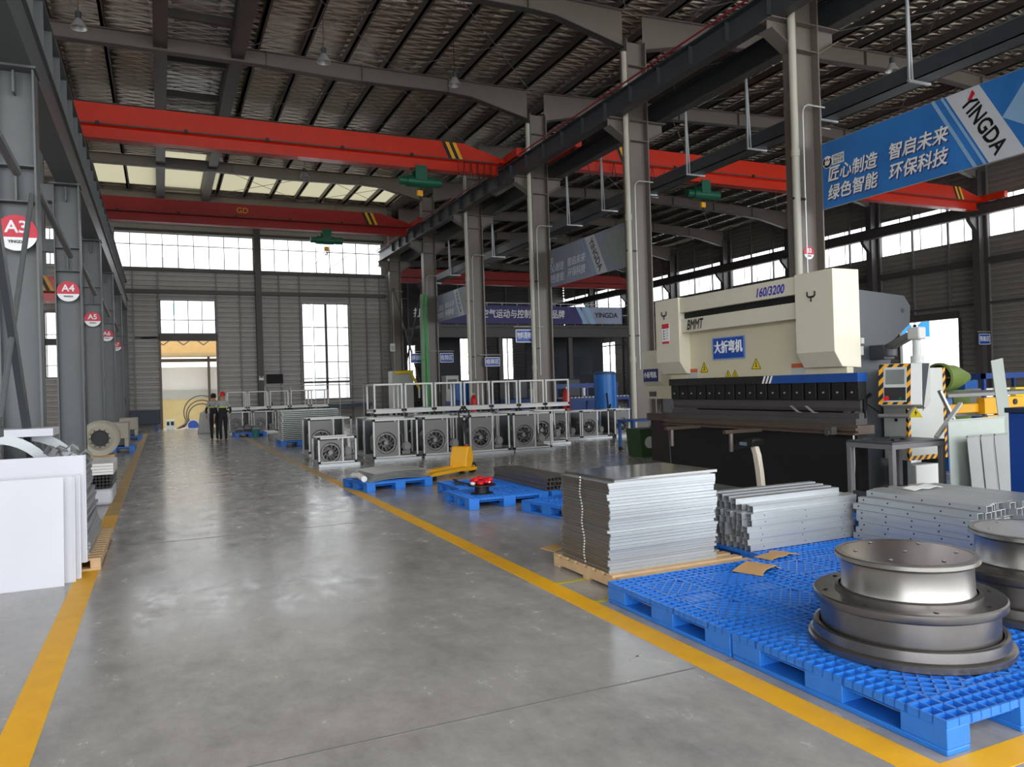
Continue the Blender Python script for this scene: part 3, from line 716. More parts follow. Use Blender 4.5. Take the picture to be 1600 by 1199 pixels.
# ================================================================ BANNERS
def logo(par, x, s, z, face_x):
    """round ring emblem of the banner's logo: blue arcs and a red diamond"""
    def ring(r0, r1, a0, a1, n=14):
        pts = [(r1*math.cos(a0+(a1-a0)*i/n), r1*math.sin(a0+(a1-a0)*i/n)) for i in range(n+1)]+[(r0*math.cos(a1-(a1-a0)*i/n), r0*math.sin(a1-(a1-a0)*i/n)) for i in range(n+1)]
        return pts
    MB().prism([(x+a, z+b) for a, b in [(s*1.12*math.cos(2*PI*i/24), s*1.12*math.sin(2*PI*i/24)) for i in range(24)]], -.01, -.012, 'x').build('emblem_disc', sign_white, par, smooth=False)
    MB().prism([(x+a, z+b) for a, b in ring(s*.6, s, 2.4, 5.6)], -.013, -.015, 'x').prism([(x+a, z+b) for a, b in ring(s*.6, s, -.5, .9)], -.013, -.015, 'x').build('emblem_arc', sign_black, par, smooth=False)
    MB().prism([(x-s*.45, z+.1*s), (x, z+.75*s), (x+s*.45, z+.1*s), (x, z+.35*s)], -.013, -.015, 'x').build('emblem_mark', sign_red, par, smooth=False)
def yingda(par, y, z, size, rot, m, ext=.003):
    o = text('YINGDA', size, m, par, (-.02, y, z), FACE_MX, 'lettering', bold=size*.035, rot=rot)
    return o
def side_banner(y_far, y_near, zt, zb, lab, bgm, fade=False):
    Lb = y_far-y_near; H = zt-zb; xb = 12.365
    t = thing('hanging_banner', lab, 'banner', (xb, y_far, zb))
    MB().box(0, .03, -Lb, 0, 0, H).build('panel', bgm, t, smooth=False)
    MB().tube([(.015, 0, 0), (.015, -Lb, 0), (.015, -Lb, H), (.015, 0, H)], .012, 6, True).build('edge_tube', alu, t)
    k = H/1.32; lt = sign_white
    MB().box(-.004, -.001, -.62, -.33, H-.49*k, H-.29*k).build('logo_backing', lt, t, smooth=False)
    logo(t, -.22, .11*k, H-.4*k, True)
    fit_text('YINGDA', .26, .07*k, sign_black, t, (-.006, -.48, H-.345*k), FACE_MX, shear=.15)
    fit_text('英达环保', .25, .075*k, sign_black, t, (-.006, -.48, H-.435*k), FACE_MX, shear=.1, bold=.05)
    for s_, y0, y1, zz in (('匠心制造', -.22, -1.4, .66), ('智启未来', -1.64, -2.83, .70), ('绿色智能', -.2, -1.4, .29), ('环保科技', -1.63, -2.82, .33)):
        fit_text(s_, y0-y1, .31*k, lt, t, (-.012, (y0+y1)/2, zz*k), FACE_MX, shear=.2, bold=.28)
        fit_text(s_, y0-y1, .31*k, ban_navy if not fade else ban_pale, t, (-.003, (y0+y1)/2-.02, (zz-.02)*k), FACE_MX, shear=.2, bold=.28, name='letter_shade')
    sl = .72
    for a, ww, m in ((2.52, .07, ban_pale), (2.7, .05, ban_pale), (2.79, .6, ban_grey)):
        MB().prism([(-a, H-.002), (-a-ww, H-.002), (-a-ww-sl, .002), (-a-sl, .002)], -.004, -.006, 'x').build('diagonal_stripe', m, t, smooth=False)
    fit_text('YINGDA', 1.2, .27*k, sign_black if not fade else mat('faded_ink', (88, 92, 104), .6), t, (-.012, -(2.79+.3+sl*.5), H*.5), FACE_MX, rot=-math.atan2(H, sl), bold=.3)
    ra = -math.atan2(H, sl)
    R3 = Matrix.Rotation(ra, 3, 'Z')
    pts = [FACE_MX @ (R3 @ Vector((u, v, 0))) for u, v in ((-.62, .145), (-.53, .145), (-.49, .04), (-.53, .0))]
    yo = -(2.79+.3+sl*.5)
    if not fade: MB().add([(-.017, p.y+yo, p.z+H*.5) for p in pts]+[(-.019, p.y+yo, p.z+H*.5) for p in pts], [(0, 1, 2, 3), (4, 7, 6, 5), (0, 4, 5, 1), (1, 5, 6, 2), (2, 6, 7, 3), (3, 7, 4, 0)]).build('red_letter_tip', sign_red, t, smooth=False)
    MB().prism([(-3.75, H*.5), (-4.2, H-.1), (-4.9, H-.06), (-5.3, H-.25), (-5.35, .12), (-4.6, .1), (-4.3, .3)], -.004, -.006, 'x').build('printed_patch', ban_pale if not fade else mat('faded_leaf_print', (160, 172, 168), .6, var=.25, scale=6), t, smooth=False)
    return t
side_banner(11.6, 5.95, 6.38, 5.06, 'bright blue hanging banner at the upper right with diagonal grey name stripe', ban_blue)
side_banner(23.95, 18.0, 6.3, 5.03, 'faded grey blue hanging banner in the middle behind the press', ban_faded, True)
side_banner(36.0, 30.2, 6.15, 4.9, 'small distant faded banner beside the green pipes', ban_faded, True)
# cross banner on the mezzanine edge
t = thing('cross_banner', 'long dark violet banner across the mezzanine edge with white Chinese slogan', 'banner', (12.2, 37.85, 5.05))
MB().box(0, 12.3, 0, .04, 0, .98).build('panel', ban_navy, t, smooth=False)
MB().box(9.6, 12.25, -.006, 0, .02, .96).build('pale_end', ban_faded, t, smooth=False)
text('打造', .5, sign_white, t, (.1, -.012, .5), bold=.008, shear=.1, sx=.9)
text('空气运动与控制的上市品牌', .5, sign_white, t, (5.95, -.012, .5), bold=.008, shear=.1, sx=.84)
MB().prism([(9.2, .97), (9.45, .97), (9.95, .01), (9.7, .01)], -.012, -.008, 'y').prism([(9.65, .97), (10.0, .97), (10.5, .01), (10.15, .01)], -.012, -.008, 'y').build('diagonal_stripe', ban_pale, t, smooth=False)
text('YINGDA', .4, sign_black, t, (11.2, -.014, .5), bold=.01)
t = thing('mezzanine', 'dark steel mezzanine deck behind the long violet banner', 'platform', (12.4, 38, 4.3))
MB().box(0, 13, 0, 4.2, .55, .7).build('deck', dark_steel, t, smooth=False)
MB().ibeam((0, .1, .3), (13, .1, .3), .55, .25).build('edge_beam', dark_steel, t, smooth=False)
for x in (.2, 4.4, 8.7, 12.8): MB().ibeam((x, .15, -4.3), (x, .15, 0), .25, .25, up=(0, 1, 0)).build('post', dark_steel, t, smooth=False)
r = MB()
for x in [1+.9*i for i in range(13)]: r.tube([(x, .15, .7), (x, .15, 1.9)], .02, 6)
for z in (1.3, 1.9): r.tube([(.2, .15, z), (12.8, .15, z)], .02, 6)
r.build('railing', white, t)
part_m = mat('shade_partition_dark', (38, 40, 48), .6)  # dark sheet put in for the shade under the mezzanine
t = thing('shade_partition', 'dark partition added for the shade under the mezzanine', 'partition', (12.4, 41.6, 0))
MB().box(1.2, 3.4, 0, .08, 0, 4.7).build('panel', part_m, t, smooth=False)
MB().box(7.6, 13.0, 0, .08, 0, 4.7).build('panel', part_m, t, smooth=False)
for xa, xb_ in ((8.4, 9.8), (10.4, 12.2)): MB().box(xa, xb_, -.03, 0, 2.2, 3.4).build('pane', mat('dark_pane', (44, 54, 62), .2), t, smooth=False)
# hanging blue signs
def hsign(txt, x, y, z, ww, hh, lab):
    t = thing('hanging_sign', lab, 'sign', (x, y, z))
    MB().box(-ww/2, ww/2, -.02, .02, -hh/2, hh/2).build('board', sign_blue, t, bevel=.008)
    b = MB(); e = .025
    b.box(-ww/2, ww/2, -.026, -.02, hh/2-e, hh/2).box(-ww/2, ww/2, -.026, -.02, -hh/2, -hh/2+e).box(-ww/2, -ww/2+e, -.026, -.02, -hh/2, hh/2).box(ww/2-e, ww/2, -.026, -.02, -hh/2, hh/2)
    b.build('border', sign_white, t, smooth=False)
    text(txt, hh*.55, sign_white, t, (0, -.03, 0), bold=.004, sx=min(1, ww*.9/(hh*.56*len(txt))))
    MB().tube([(-ww/2-.05, 0, hh/2+.1), (ww/2+.05, 0, hh/2+.1)] if x > 20 else [(-ww/2-.05 if x < BX else BX-x, 0, hh/2+.1), (BX-x if x < BX else ww/2+.05, 0, hh/2+.1)], .02, 6).build('arm', alu, t)
    return t
hsign('物料周转区', 11.35, 23.6, 3.35, .74, .44, 'blue hanging sign left of the column behind stacked frames')
hsign('组装区', 12.62, 29.5, 2.7, .68, .38, 'small violet blue hanging sign at centre, right of a pale downpipe')
hsign('焊接区', 11.3, 35.62, 3.15, .66, .46, 'blue hanging sign left of the green pipes')
hsign('检验区', 12.8, 35.62, 3.15, .7, .46, 'blue hanging sign right of the green pipes')
hsign('剪板区', 35.3, 23.6, 3.2, .8, .5, 'small blue sign on the right wall column')
# ================================================================ PALLETS
def make_pallet(lab, L=1.365, W=1.18, H=.155, lattice=True):
    """plastic pallet, long side along Y; origin at the -X,-Y floor corner"""
    t = thing('plastic_pallet', lab, 'pallet')
    d = MB(); zt = H; e = .012
    d.box(.03, W-.03, .03, L-.03, zt-.062, zt-.055)                               # thin web under the open grid
    d.box(0, W, 0, e, zt-.036, zt).box(0, W, L-e, L, zt-.036, zt).box(0, e, e, L-e, zt-.036, zt).box(W-e, W, e, L-e, zt-.036, zt)
    bx = [.0, .16, W/2-.10, W/2+.10, W-.16, W]                        # solid ribs: edge, middle and edge bands across X
    by = [.0, .2, L/2-.13, L/2+.13, L-.2, L]
    def bars(x0, x1, y0, y1, nx, ny, z=0, dp=.056):
        for i in range(1, nx): x = x0+(x1-x0)*i/nx; d.box(x-.004, x+.004, y0, y1, zt-dp, zt-z)
        for i in range(1, ny): y = y0+(y1-y0)*i/ny; d.box(x0, x1, y-.004, y+.004, zt-dp, zt-z)
    for x in bx[1:-1]: d.box(x-.008, x+.008, 0, L, zt-.036, zt)
    for y in by[1:-1]: d.box(0, W, y-.008, y+.008, zt-.036, zt)
    for i in range(5):
        for k in range(5):
            x0, x1, y0, y1 = bx[i], bx[i+1], by[k], by[k+1]
            if i in (1, 3) and k in (1, 3):                            # diamond lattice patches
                if not lattice: bars(x0, x1, y0, y1, 4, 4); continue
                w_, h_ = x1-x0, y1-y0; st = .088; n = int((w_+h_)/st)
                for q in range(1, n):
                    c = q*st
                    for fl_ in (0, 1):
                        a0, a1 = max(0, c-h_), min(w_, c)
                        if a1-a0 < .01: continue
                        p = [(a0, c-a0), (a1, c-a1)]
                        if fl_: p = [(w_-u, v) for u, v in p]
                        d.beam((x0+p[0][0], y0+p[0][1], zt-.026), (x0+p[1][0], y0+p[1][1], zt-.026), .011, .052)
            elif i in (1, 3) and k == 2: d.box(x0+.03, x1-.03, y0+.05, y1-.05, zt-.03, zt-.003); bars(x0, x1, y0, y1, 5, 4)
            else: bars(x0, x1, y0, y1, max(2, int((x1-x0)/.055)), max(2, int((y1-y0)/.055)), 0, .036 if (i in (0, 4) or k in (0, 4)) else .056)
    d.build('deck', blue_pl, t, smooth=False)
    fx = [(0, .15), (W/2-.09, W/2+.09), (W-.15, W)]; fy = [(0, .17*L), (L/2-.09*L, L/2+.09*L), (L-.17*L, L)]
    for a, b in fx:
        for c, g_ in fy:
            MB().box(a, b, c, g_, .028, zt-.036).build('foot', blue_pl, t, bevel=.004)
    for a, b in fx: MB().box(a, b, 0, L, 0, .028).build('skid', blue_pl, t, bevel=.006)
    # lower rim of the fork openings with drain holes
    return t
pal = make_pallet('blue plastic pallet nearest the camera, under the front of big stepped drum')
pal.location = (3.03, 2.245, 0)
dup(pal, (3.03, 3.63, 0), label='blue plastic pallet with loose cardboard, beside the wooden pallet')
dup(pal, (4.23, 2.245, 0), label='blue plastic pallet under the second drum at right edge')
dup(pal, (4.23, 3.63, 0), label='blue plastic pallet behind the big drum, in front of channel bundle')
dup(pal, (5.43, 3.63, 0), label='blue plastic pallet under the right bundle of perforated channels')
dup(pal, (4.6, 5.1, 0), math.radians(0), label='blue plastic pallet under the left bundle of U channels')
dup(pal, (5.82, 5.22, 0), math.radians(0), label='blue plastic pallet behind the right channel bundle')
pal2 = make_pallet('x', 1.0, 1.2)
dup(pal2, (3.72, 9.63, 0), label='blue pallet with the red topped reel standing on it')
dup(pal2, (4.95, 9.58, 0), label='blue pallet under the dark square tubes')
dup(pal2, (4.0, 10.75, 0), label='blue pallet behind the red topped reel, holding dark rods')
dup(pal2, (4.47, 8.15, 0), math.radians(12), label='blue pallet with tangled black rods, left of tall panel stack')
pal2.location = (2.98, 12.25, 0); pal2.rotation_euler.z = math.radians(10); pal2['label'] = 'blue pallet with curved sheets, beside the yellow pallet truck'
dup(pal, (3.35, 24.6, 0), label='dark blue pallet under the ribbed galvanised stack in the distance')
dup(pal, (-1.95, 26.25, 0), label='blue pallet under the beige fan casing at left')
dup(pal, (-1.9, 33.5, 0), label='blue pallet under the second beige casing at left')
dup(pal, (2.55, 31.3, 0), label='dark blue pallet under small motors near the two workers')

# wooden pallet with the tall stack of folded panels
def wooden_pallet(lab, loc, L, W, rot=0):
    t = thing('wooden_pallet', lab, 'pallet', loc, rot)
    for x in (0, W/2-.045, W-.09): MB().box(x, x+.09, 0, L, .022, .095).build('bearer', wood, t, bevel=.004)
    n = int(L/.135)
    for i in range(n):
        y = i*(L-.1)/(n-1); MB().box(0, W, y, y+.1, .095, .117).build('deck_board', wood, t, bevel=.003)
    for y in (0, L/2-.05, L-.1): MB().box(0, W, y, y+.1, 0, .022).build('bottom_board', wood, t, bevel=.003)
    return t
wooden_pallet('raw wooden pallet under the tall stack of grey panels', (3.23, 5.1, 0), 1.16, 1.32)
panel = None
zz = .117; NP = 30; th = .0243
rnd = random.Random(3)
for i in range(NP):
    if panel is None:
        t = thing('folded_sheet_panel', 'galvanised folded panel in the tall stack on the wooden pallet', 'metal panel', (3.3, 5.32, zz), 0, 'panels of the tall stack')
        b = MB(); b.box(0, 1.08, 0, .8, .0185, .0225)
        b.box(.0, .003, 0, .8, 0, .0185).box(1.077, 1.08, 0, .8, 0, .0185)
        b.box(0, 1.08, 0, .003, 0, .0185).box(0, 1.08, .797, .8, 0, .0185)
        b.build('tray', galv, t, smooth=False)
        e = MB().box(-.0012, 0, .01, .79, .001, .021); e.build('folded_edge', galv_br, t, smooth=False, )  # brown strip puts the shade on the stack's left side into colour
        panel = t
    else: t = dup(panel, (3.3, 5.32, zz))
    wob = .03*math.sin(i*.55)
    t.location = (3.25+rnd.uniform(-.012, .012)+.01*(i/NP)+wob*.5, 5.32+rnd.uniform(-.014, .014)+wob, zz); t.rotation_euler.z = rnd.uniform(-.006, .006)
    zz += th
t = dup(panel, (3.34, 5.36, zz), .03, 'glossy topmost sheet lying askew on the tall panel stack'); del t['group']
top_m = mat('glossy_steel_sheet', (165, 165, 165), .12, .9, var=.05)
for c in children(t):
    if c.name.startswith('tray'):
        c.data = c.data.copy(); c.data.materials.clear(); c.data.materials.append(top_m)
tp = thing('punched_edge_strip', 'line of bright punched slots down the dark side of panel stack', 'strip', (3.222, 5.66, .15))
b = MB()
for i in range(30): b.box(-.006, 0, -.006+.012*math.sin(i*.6)+.002*i, .008+.012*math.sin(i*.6)+.002*i, i*th, i*th+.012)
b.build('slots', white, tp, smooth=False)
# cardboard scraps
def card_sheet(name, lab, loc, rz_, w_, l_, bend, flip=1):
    t = MB(); n = 8
    rows = [(w_*i/n, bend*math.sin(PI*i/n)**1.3) for i in range(n+1)]
    t.loft([[(x, -l_/2+.02*math.sin(x*30), z), (x, l_/2+.02*math.cos(x*25), z), (x, l_/2+.02*math.cos(x*25), z+.006), (x, -l_/2+.02*math.sin(x*30), z+.006)] for x, z in rows])
    return tag(t.build(name, card, None, loc, rz_), lab, 'cardboard')
card_sheet('cardboard_piece', 'torn bent piece of brown cardboard on the blue pallets', (4.06, 4.62, .157), .35, .3, .24, .05)
card_sheet('cardboard_piece', 'brown cardboard scrap sticking out behind the wooden pallet', (3.22, 6.35, .119), .2, .3, .2, .02)
card_sheet('cardboard_piece', 'brown cardboard flap between panel stack and channel bundle', (4.5, 4.93, .157), .2, .35, .16, .02)

# stepped steel drums
def drum(lab, loc, s=1.0, top=steel_d):
    t = thing('stepped_steel_drum', lab, 'steel drum', loc)
    MB().lathe([(.02, 0), (.515*s, 0), (.52*s, .006), (.52*s, .035), (.51*s, .045), (.495*s, .05), (.49*s, .1), (.475*s, .105), (.46*s, .1), (.45*s, .06)], 96).build('base_ring', steel_d, t)
    MB().lathe([(.45*s, .05), (.45*s, .225), (.485*s, .24), (.487*s, .245), (.487*s, .28), (.48*s, .288), (.37*s, .288), (.37*s, .305), (.35*s, .312)], 96).build('lower_tier', steel_d, t)
    MB().lathe([(.352*s, .288), (.337*s, .315), (.333*s, .455), (.335*s, .46), (.362*s, .472), (.366*s, .477), (.366*s, .497), (.36*s, .503), (.33*s, .504)], 96).build('upper_tier', steel, t)
    MB().lathe([(.34*s, .503), (.2*s, .5035), (.001, .5035)], 96).build('top_disc', top, t)
    for i in range(7):
        a = 2*PI*i/6+.4; q = .26*s if i < 6 else 0
        MB().lathe([(.008, 0), (.012, .003), (.007, .006), (.0005, .006)], 10, (q*math.cos(a), q*math.sin(a), .5035)).build('bolt', galv, t)
    for i in range(8):
        a = 2*PI*i/8+.2; MB().lathe([(.01, 0), (.014, .003), (.007, .006), (.0005, .006)], 10, (.43*s*math.cos(a), .43*s*math.sin(a), .288)).build('bolt', steel_d, t)
    return t
drum('big stepped machined steel drum standing on the nearest blue pallets', (3.765, 3.01, .155), 1.0, mat('brownish_oiled_steel', (128, 112, 110), .22, .9, var=.15))
drum('second stepped steel drum cut by the right edge, with bright turned top', (4.95, 3.02, .155), 1.0, mat('bright_turned_steel', (216, 214, 210), .3, .9, var=.1, scale=20))

# U channels: bundle lying along X (left) and along Y (right)
def channel(L, h=.052, w_=.07):
    b = MB(); t_ = .004
    b.box(0, L, 0, t_, 0, h).box(0, L, w_-t_, w_, 0, h).box(0, L, t_, w_-t_, h-t_, h)
    return b
rnd = random.Random(11)
c0 = None
for k in range(7):
    for i in range(11):
        x = 4.6+rnd.uniform(-.03, .03)+(.02*k if k > 5 else .0); y = 5.2+i*.073+(.012 if k % 2 else 0); z = .157+k*.0535
        if k == 6 and i < 1: continue
        if c0 is None:
            c0 = thing('steel_channel', 'galvanised U channel in the left bundle on a blue pallet', 'steel channel', (x, y, z), 0, 'U channels of the left bundle')
            channel(1.26).build('channel', galv, c0, smooth=False)
            plain = None
            for q in range(3): MB().cyl((.15+.48*q, -.0015, .03), (.15+.48*q, .001, .03), .005, 8).build('hole', black, c0, smooth=False)
        elif i == 0: dup(c0, (x, y, z), rnd.uniform(-.004, .004))
        elif plain is None:
            plain = thing('steel_channel', c0['label'], 'steel channel', (x, y, z), 0, c0['group']); channel(1.26).build('channel', galv, plain, smooth=False)
        else: dup(plain, (x, y, z), rnd.uniform(-.004, .004))
for i in range(4):
    dup(plain, (4.64+.05*i, 5.42+.15*i, .157+7*.0535), rnd.uniform(-.01, .01))
c1_ = None
for k in range(8):
    for i in range(12):
        x = 5.78+i*.077+(.012 if k % 2 else 0)+(.07*(k-5) if k > 5 else 0)+(rnd.uniform(-.004, .004) if i else 0); y = 3.98+rnd.uniform(-.05, .05)+(.04 if k > 5 else 0); z = .157+k*.0535
        if c1_ is None:
            c1_ = thing('steel_channel', 'perforated galvanised channel in the right bundle by the drums', 'steel channel', (x, y, z), 0, 'perforated channels of the right bundle')
            channel(1.14).xf(Matrix.Rotation(PI/2, 4, 'Z')).xf(Matrix.Translation((.07, 0, 0))).build('channel', galv, c1_, smooth=False)
            plain = None
            for q in range(5): MB().cyl((-.0015, .06+.255*q, .03), (.001, .06+.255*q, .03), .008, 8).build('hole', black, c1_, smooth=False)
        elif i == 0: dup(c1_, (x, y, z), rnd.uniform(-.006, .006))
        elif plain is None:
            plain = thing('steel_channel', c1_['label'], 'steel channel', (x, y, z), 0, c1_['group']); channel(1.14).xf(Matrix.Rotation(PI/2, 4, 'Z')).xf(Matrix.Translation((.07, 0, 0))).build('channel', galv, plain, smooth=False)
        else: dup(plain, (x, y, z), rnd.uniform(-.006, .006))
t = thing('paper_sheet', 'crumpled white paper lying on the right channel bundle', 'paper', (6.2, 4.9, .59)); b = MB()
b.loft([[(x, -.06, z), (x, .06, z+.01), (x, .06, z+.013), (x, -.06, z+.003)] for x, z in ((0, 0), (.1, .015), (.2, .004), (.3, .018), (.38, .002))]).build('sheet', white, t)

# ---- pallets in the middle distance
t = thing('wire_reel', 'black reel topped with red plastic bundle on a blue pallet', 'reel', (4.08, 10.05, .155))
MB().lathe([(.16, 0), (.16, .01), (.1, .015), (.1, .1), (.2, .11), (.2, .125), (.09, .13)], 24).build('spool', black, t)
b = MB()
for i in range(9):
    a = i*.7; b.sphere((.12*math.cos(a), .12*math.sin(a), .16+.02*(i % 3)), .05, 7, .7)
b.build('red_bundle', red_pl, t)
MB().sphere((-.14, -.02, .15), .04, 7, .7).sphere((.05, -.13, .17), .03, 7, .7).build('white_strip', white, t)
rnd = random.Random(5); s0 = None
for k in range(3):
    for i in range(7):
        x = 4.93+i*.062+.0*k; y = 9.7; z = .157+k*.062
        if s0 is None:
            s0 = thing('square_tube', 'dark square steel tube in the pile on the middle pallet', 'steel tube', (x, y, z), 0, 'dark square tubes on the middle pallet')
            b = MB(); q = .058; e = .004; Lq = 1.9
            b.box(0, q, 0, Lq, 0, e).box(0, q, 0, Lq, q-e, q).box(0, e, 0, Lq, e, q-e).box(q-e, q, 0, Lq, e, q-e)
            b.build('tube', mat('brown_grey_tube', (104, 98, 92), .4, .3), s0, smooth=False)
        else: dup(s0, (x, y+rnd.uniform(-.03, .03), z), rnd.uniform(-.01, .01))
s1 = None
for k in range(2):
    for i in range(6):
        x = 5.42+i*.05; y = 9.62; z = .157+k*.05
        if s1 is None:
            s1 = thing('angle_bar', 'pale steel angle bar beside the dark square tubes', 'steel bar', (x, y, z), 0, 'pale angle bars on the middle pallet')
            MB().box(0, .045, 0, 1.5, 0, .004).box(0, .004, 0, 1.5, .004, .045).build('bar', galv, s1, smooth=False)
        else: dup(s1, (x, y+rnd.uniform(-.08, .08), z), rnd.uniform(-.03, .03))
s2 = None
for i in range(14):
    x, y, z = 4.75+rnd.uniform(0, .3), 8.6+rnd.uniform(0, .3), .158+.013*i
    if s2 is None:
        s2 = thing('steel_rod', 'black bent steel rod in the tangle left of panel stack', 'steel rod', (x, y, z), 0, 'tangled black rods')
        MB().tube([(0, 0, .01), (.3, .25, .012), (.6, .42, .016)], .008, 6).build('rod', black, s2)
    else: dup(s2, (x, y, z), rnd.uniform(-.6, .6))
for i in range(5):
    dup(s2, (4.05+.06*i, 11.0, .158), .6+.1*i, 'thin dark rod on the pallet behind the red topped reel', 'rods behind the reel')
t = None
for k in range(6):
    if t is None:
        t = t0 = thing('curved_sheet', 'pale curved sheet in the shallow pile beside pallet truck', 'metal sheet', (3.05, 12.35, .157), math.radians(8), 'curved sheets beside the pallet truck')
        b = MB(); n = 14
        b.loft([[(1.02*i/n, 0, .03*math.sin(PI*i/n)), (1.02*i/n, 1.0, .03*math.sin(PI*i/n)), (1.02*i/n, 1.0, .03*math.sin(PI*i/n)+.004), (1.02*i/n, 0, .03*math.sin(PI*i/n)+.004)] for i in range(n+1)]).build('sheet', mat('pale_curved_sheet', (188, 190, 186), .4), t)
    else: dup(t0, (3.05+.02*k, 12.35+.015*k, .157+.022*k), math.radians(8-.8*k))
tag(MB().tube([(0, 0, 0), (.02, .3, .03), (0, .55, .01)], .05, 10).build('foam_roll', white, None, (3.0, 12.5, .2), .1), 'white foam roll at the left end of curved sheets', 'foam roll')

# pallet truck
t = thing('pallet_truck', 'yellow hand pallet truck with black handle in front of fan boxes', 'pallet truck', (5.15, 13.85, 0), math.radians(35))
for s in (-1, 1):
    MB().box(-1.15, 0, s*.19-.08, s*.19+.08, .09, .15).prism([(-1.15, .15), (-1.3, .1), (-1.3, .06), (-1.15, .09)], s*.19-.08, s*.19+.08, 'y').build('fork', yellow_paint, t, bevel=.008)
    MB().cyl((-1.05, s*.19-.04, .04), (-1.05, s*.19+.04, .04), .04, 14).build('fork_roller', rubber, t)
MB().prism([(-.02, .09), (.18, .09), (.26, .3), (.2, .52), (.08, .52), (.0, .3)], -.19, .19, 'y').build('hood', yellow_paint, t, bevel=.015)
MB().box(-.1, .3, -.24, .24, .06, .12).build('chassis', yellow_paint, t, bevel=.01)
for s in (-1, 1):
    w1 = MB().cyl((.3, s*.12-.035, .1), (.3, s*.12+.035, .1), .1, 24).build('steer_wheel', rubber, t)
    MB().cyl((.3, s*.12-.037, .1), (.3, s*.12+.037, .1), .05, 16).build('hub', yellow_paint, w1)
MB().cyl((.3, 0, .1), (.3, 0, .55), .05, 14).cyl((.3, 0, .3), (.3, 0, .42), .08, 14).build('pump', mat('red_pump_paint', (140, 50, 40), .4), t)
MB().tube([(.3, 0, .5), (.27, 0, .8), (.25, 0, 1.02)], .022, 10).build('drawbar', black, t)
MB().tube([(.25, -.03, .98), (.245, -.12, 1.08), (.24, -.12, 1.18), (.235, -.05, 1.25), (.235, .05, 1.25), (.24, .12, 1.18), (.245, .12, 1.08), (.25, .03, .98)], .017, 8).build('handle_loop', black, t)

# ================================================================ LEFT FOREGROUND
def board(lab, x0, x1, yb, z0, z1, lean, thk=.012, rim=0):
    t = thing('white_sheet_panel', lab, 'panel', ((x0+x1)/2, yb, z0)); W = (x1-x0)/2; Hh = z1-z0
    k = lean/Hh
    b = MB().loft([[(-W, z*k, z), (W, z*k, z), (W, z*k+thk, z), (-W, z*k+thk, z)] for z in (0, Hh)]).build('sheet', white_p, t, bevel=.002)
    if rim:
        for sx in (-1, 1): MB().loft([[(sx*W-.012, z*k+thk, z), (sx*W+.012, z*k+thk, z), (sx*W+.012, z*k+thk+rim, z), (sx*W-.012, z*k+thk+rim, z)] for z in (0, Hh)]).build('folded_edge', white_p, t, smooth=False)
    return t
board('front white coated sheet leaning at the lower left', -2.4, -.82, 7.86, 0, .955, .14, .01)
board('white coated panel right behind the front sheet, narrow edge showing', -2.2, -.755, 7.98, 0, .945, .14, .012, .03)
board('white folded panel leaning third in the left stack', -2.1, -.72, 8.1, 0, .945, .14, .012, .03)
board('tallest white framed panel leaning against the pallet at left', -2.3, -.68, 8.24, .118, 1.12, .1, .02, .05)
wooden_pallet('worn wooden pallet under the bright stack at lower left', (-1.95, 8.42, 0), 1.9, 1.38)
rnd = random.Random(9); p0 = None
for i in range(26):
    z = .12+i*.034
    if p0 is None:
        p0 = thing('bright_metal_tray', 'bright folded metal tray in the leaning stack behind white panels', 'metal tray', (-1.75, 8.6, z), 0, 'bright trays of the left stack')
        MB().box(0, 1.08, 0, 1.5, .026, .031).box(1.076, 1.08, 0, 1.5, 0, .022).box(0, 1.08, 0, .004, 0, .022).box(0, .004, 0, 1.5, 0, .022).box(0, 1.08, 1.496, 1.5, 0, .022).build('tray', galv, p0, smooth=False)
    else: dup(p0, (-1.75+rnd.uniform(-.025, .02)-.004*i, 8.6+rnd.uniform(-.02, .02), z), rnd.uniform(-.01, .01))
t = thing('dark_profile', 'dark flat profile lying across the top of bright trays', 'profile', (-1.1, 8.75, 1.01)); MB().box(0, .42, 0, .12, 0, .03).build('bar', mgrey, t, bevel=.004); MB().box(0, .06, -.002, 0, 0, .03).build('end_cap', beige, t, smooth=False)
b = None
rnd = random.Random(21)
for i in range(7):
    if b is None:
        b = thing('foil_strip', 'crumpled shiny strip on top of bright left stack', 'metal strip', (-.95, 9.7, 1.01), 0, 'shiny strips on the left stack')
        MB().loft([[(x, -.03, z), (x, .03, z+.02), (x, .03, z+.023), (x, -.03, z+.003)] for x, z in ((0, 0), (.06, .05), (.12, .015), (.18, .07), (.24, .01))]).build('strip', galv, b)
    else: dup(b, (-1.05+rnd.uniform(-.1, .2), 9.6+rnd.uniform(0, .5), 1.01+.012*i), rnd.uniform(0, 3))
# duct rings behind
def half_ring(lab, x, y, z, R, w_, rot, m):
    t = thing('duct_ring', lab, 'duct ring', (x, y, z), rot)
    n = 40; b = MB()
    b.loft([[((R)*math.cos(a), 0, R*math.sin(a)), ((R)*math.cos(a), w_, R*math.sin(a)), ((R-.02)*math.cos(a), w_, (R-.02)*math.sin(a)), ((R-.02)*math.cos(a), 0, (R-.02)*math.sin(a))] for a in [2*PI*i/n for i in range(n+1)]])
    b.build('shell', m, t)
    f = MB(); f.loft([[((R+.04)*math.cos(a), -.006, (R+.04)*math.sin(a)), ((R+.04)*math.cos(a), .006, (R+.04)*math.sin(a)), ((R-.07)*math.cos(a), .006, (R-.07)*math.sin(a)), ((R-.07)*math.cos(a), -.006, (R-.07)*math.sin(a))] for a in [2*PI*i/n for i in range(n+1)]])
    f.build('flange', m, t)
    return t
half_ring('large pale duct ring standing behind the white panels', -1.74, 10.25, .63, .62, .3, 0, galv)
half_ring('second duct ring just behind the large pale one', -1.52, 10.75, .63, .62, .3, .05, galv)
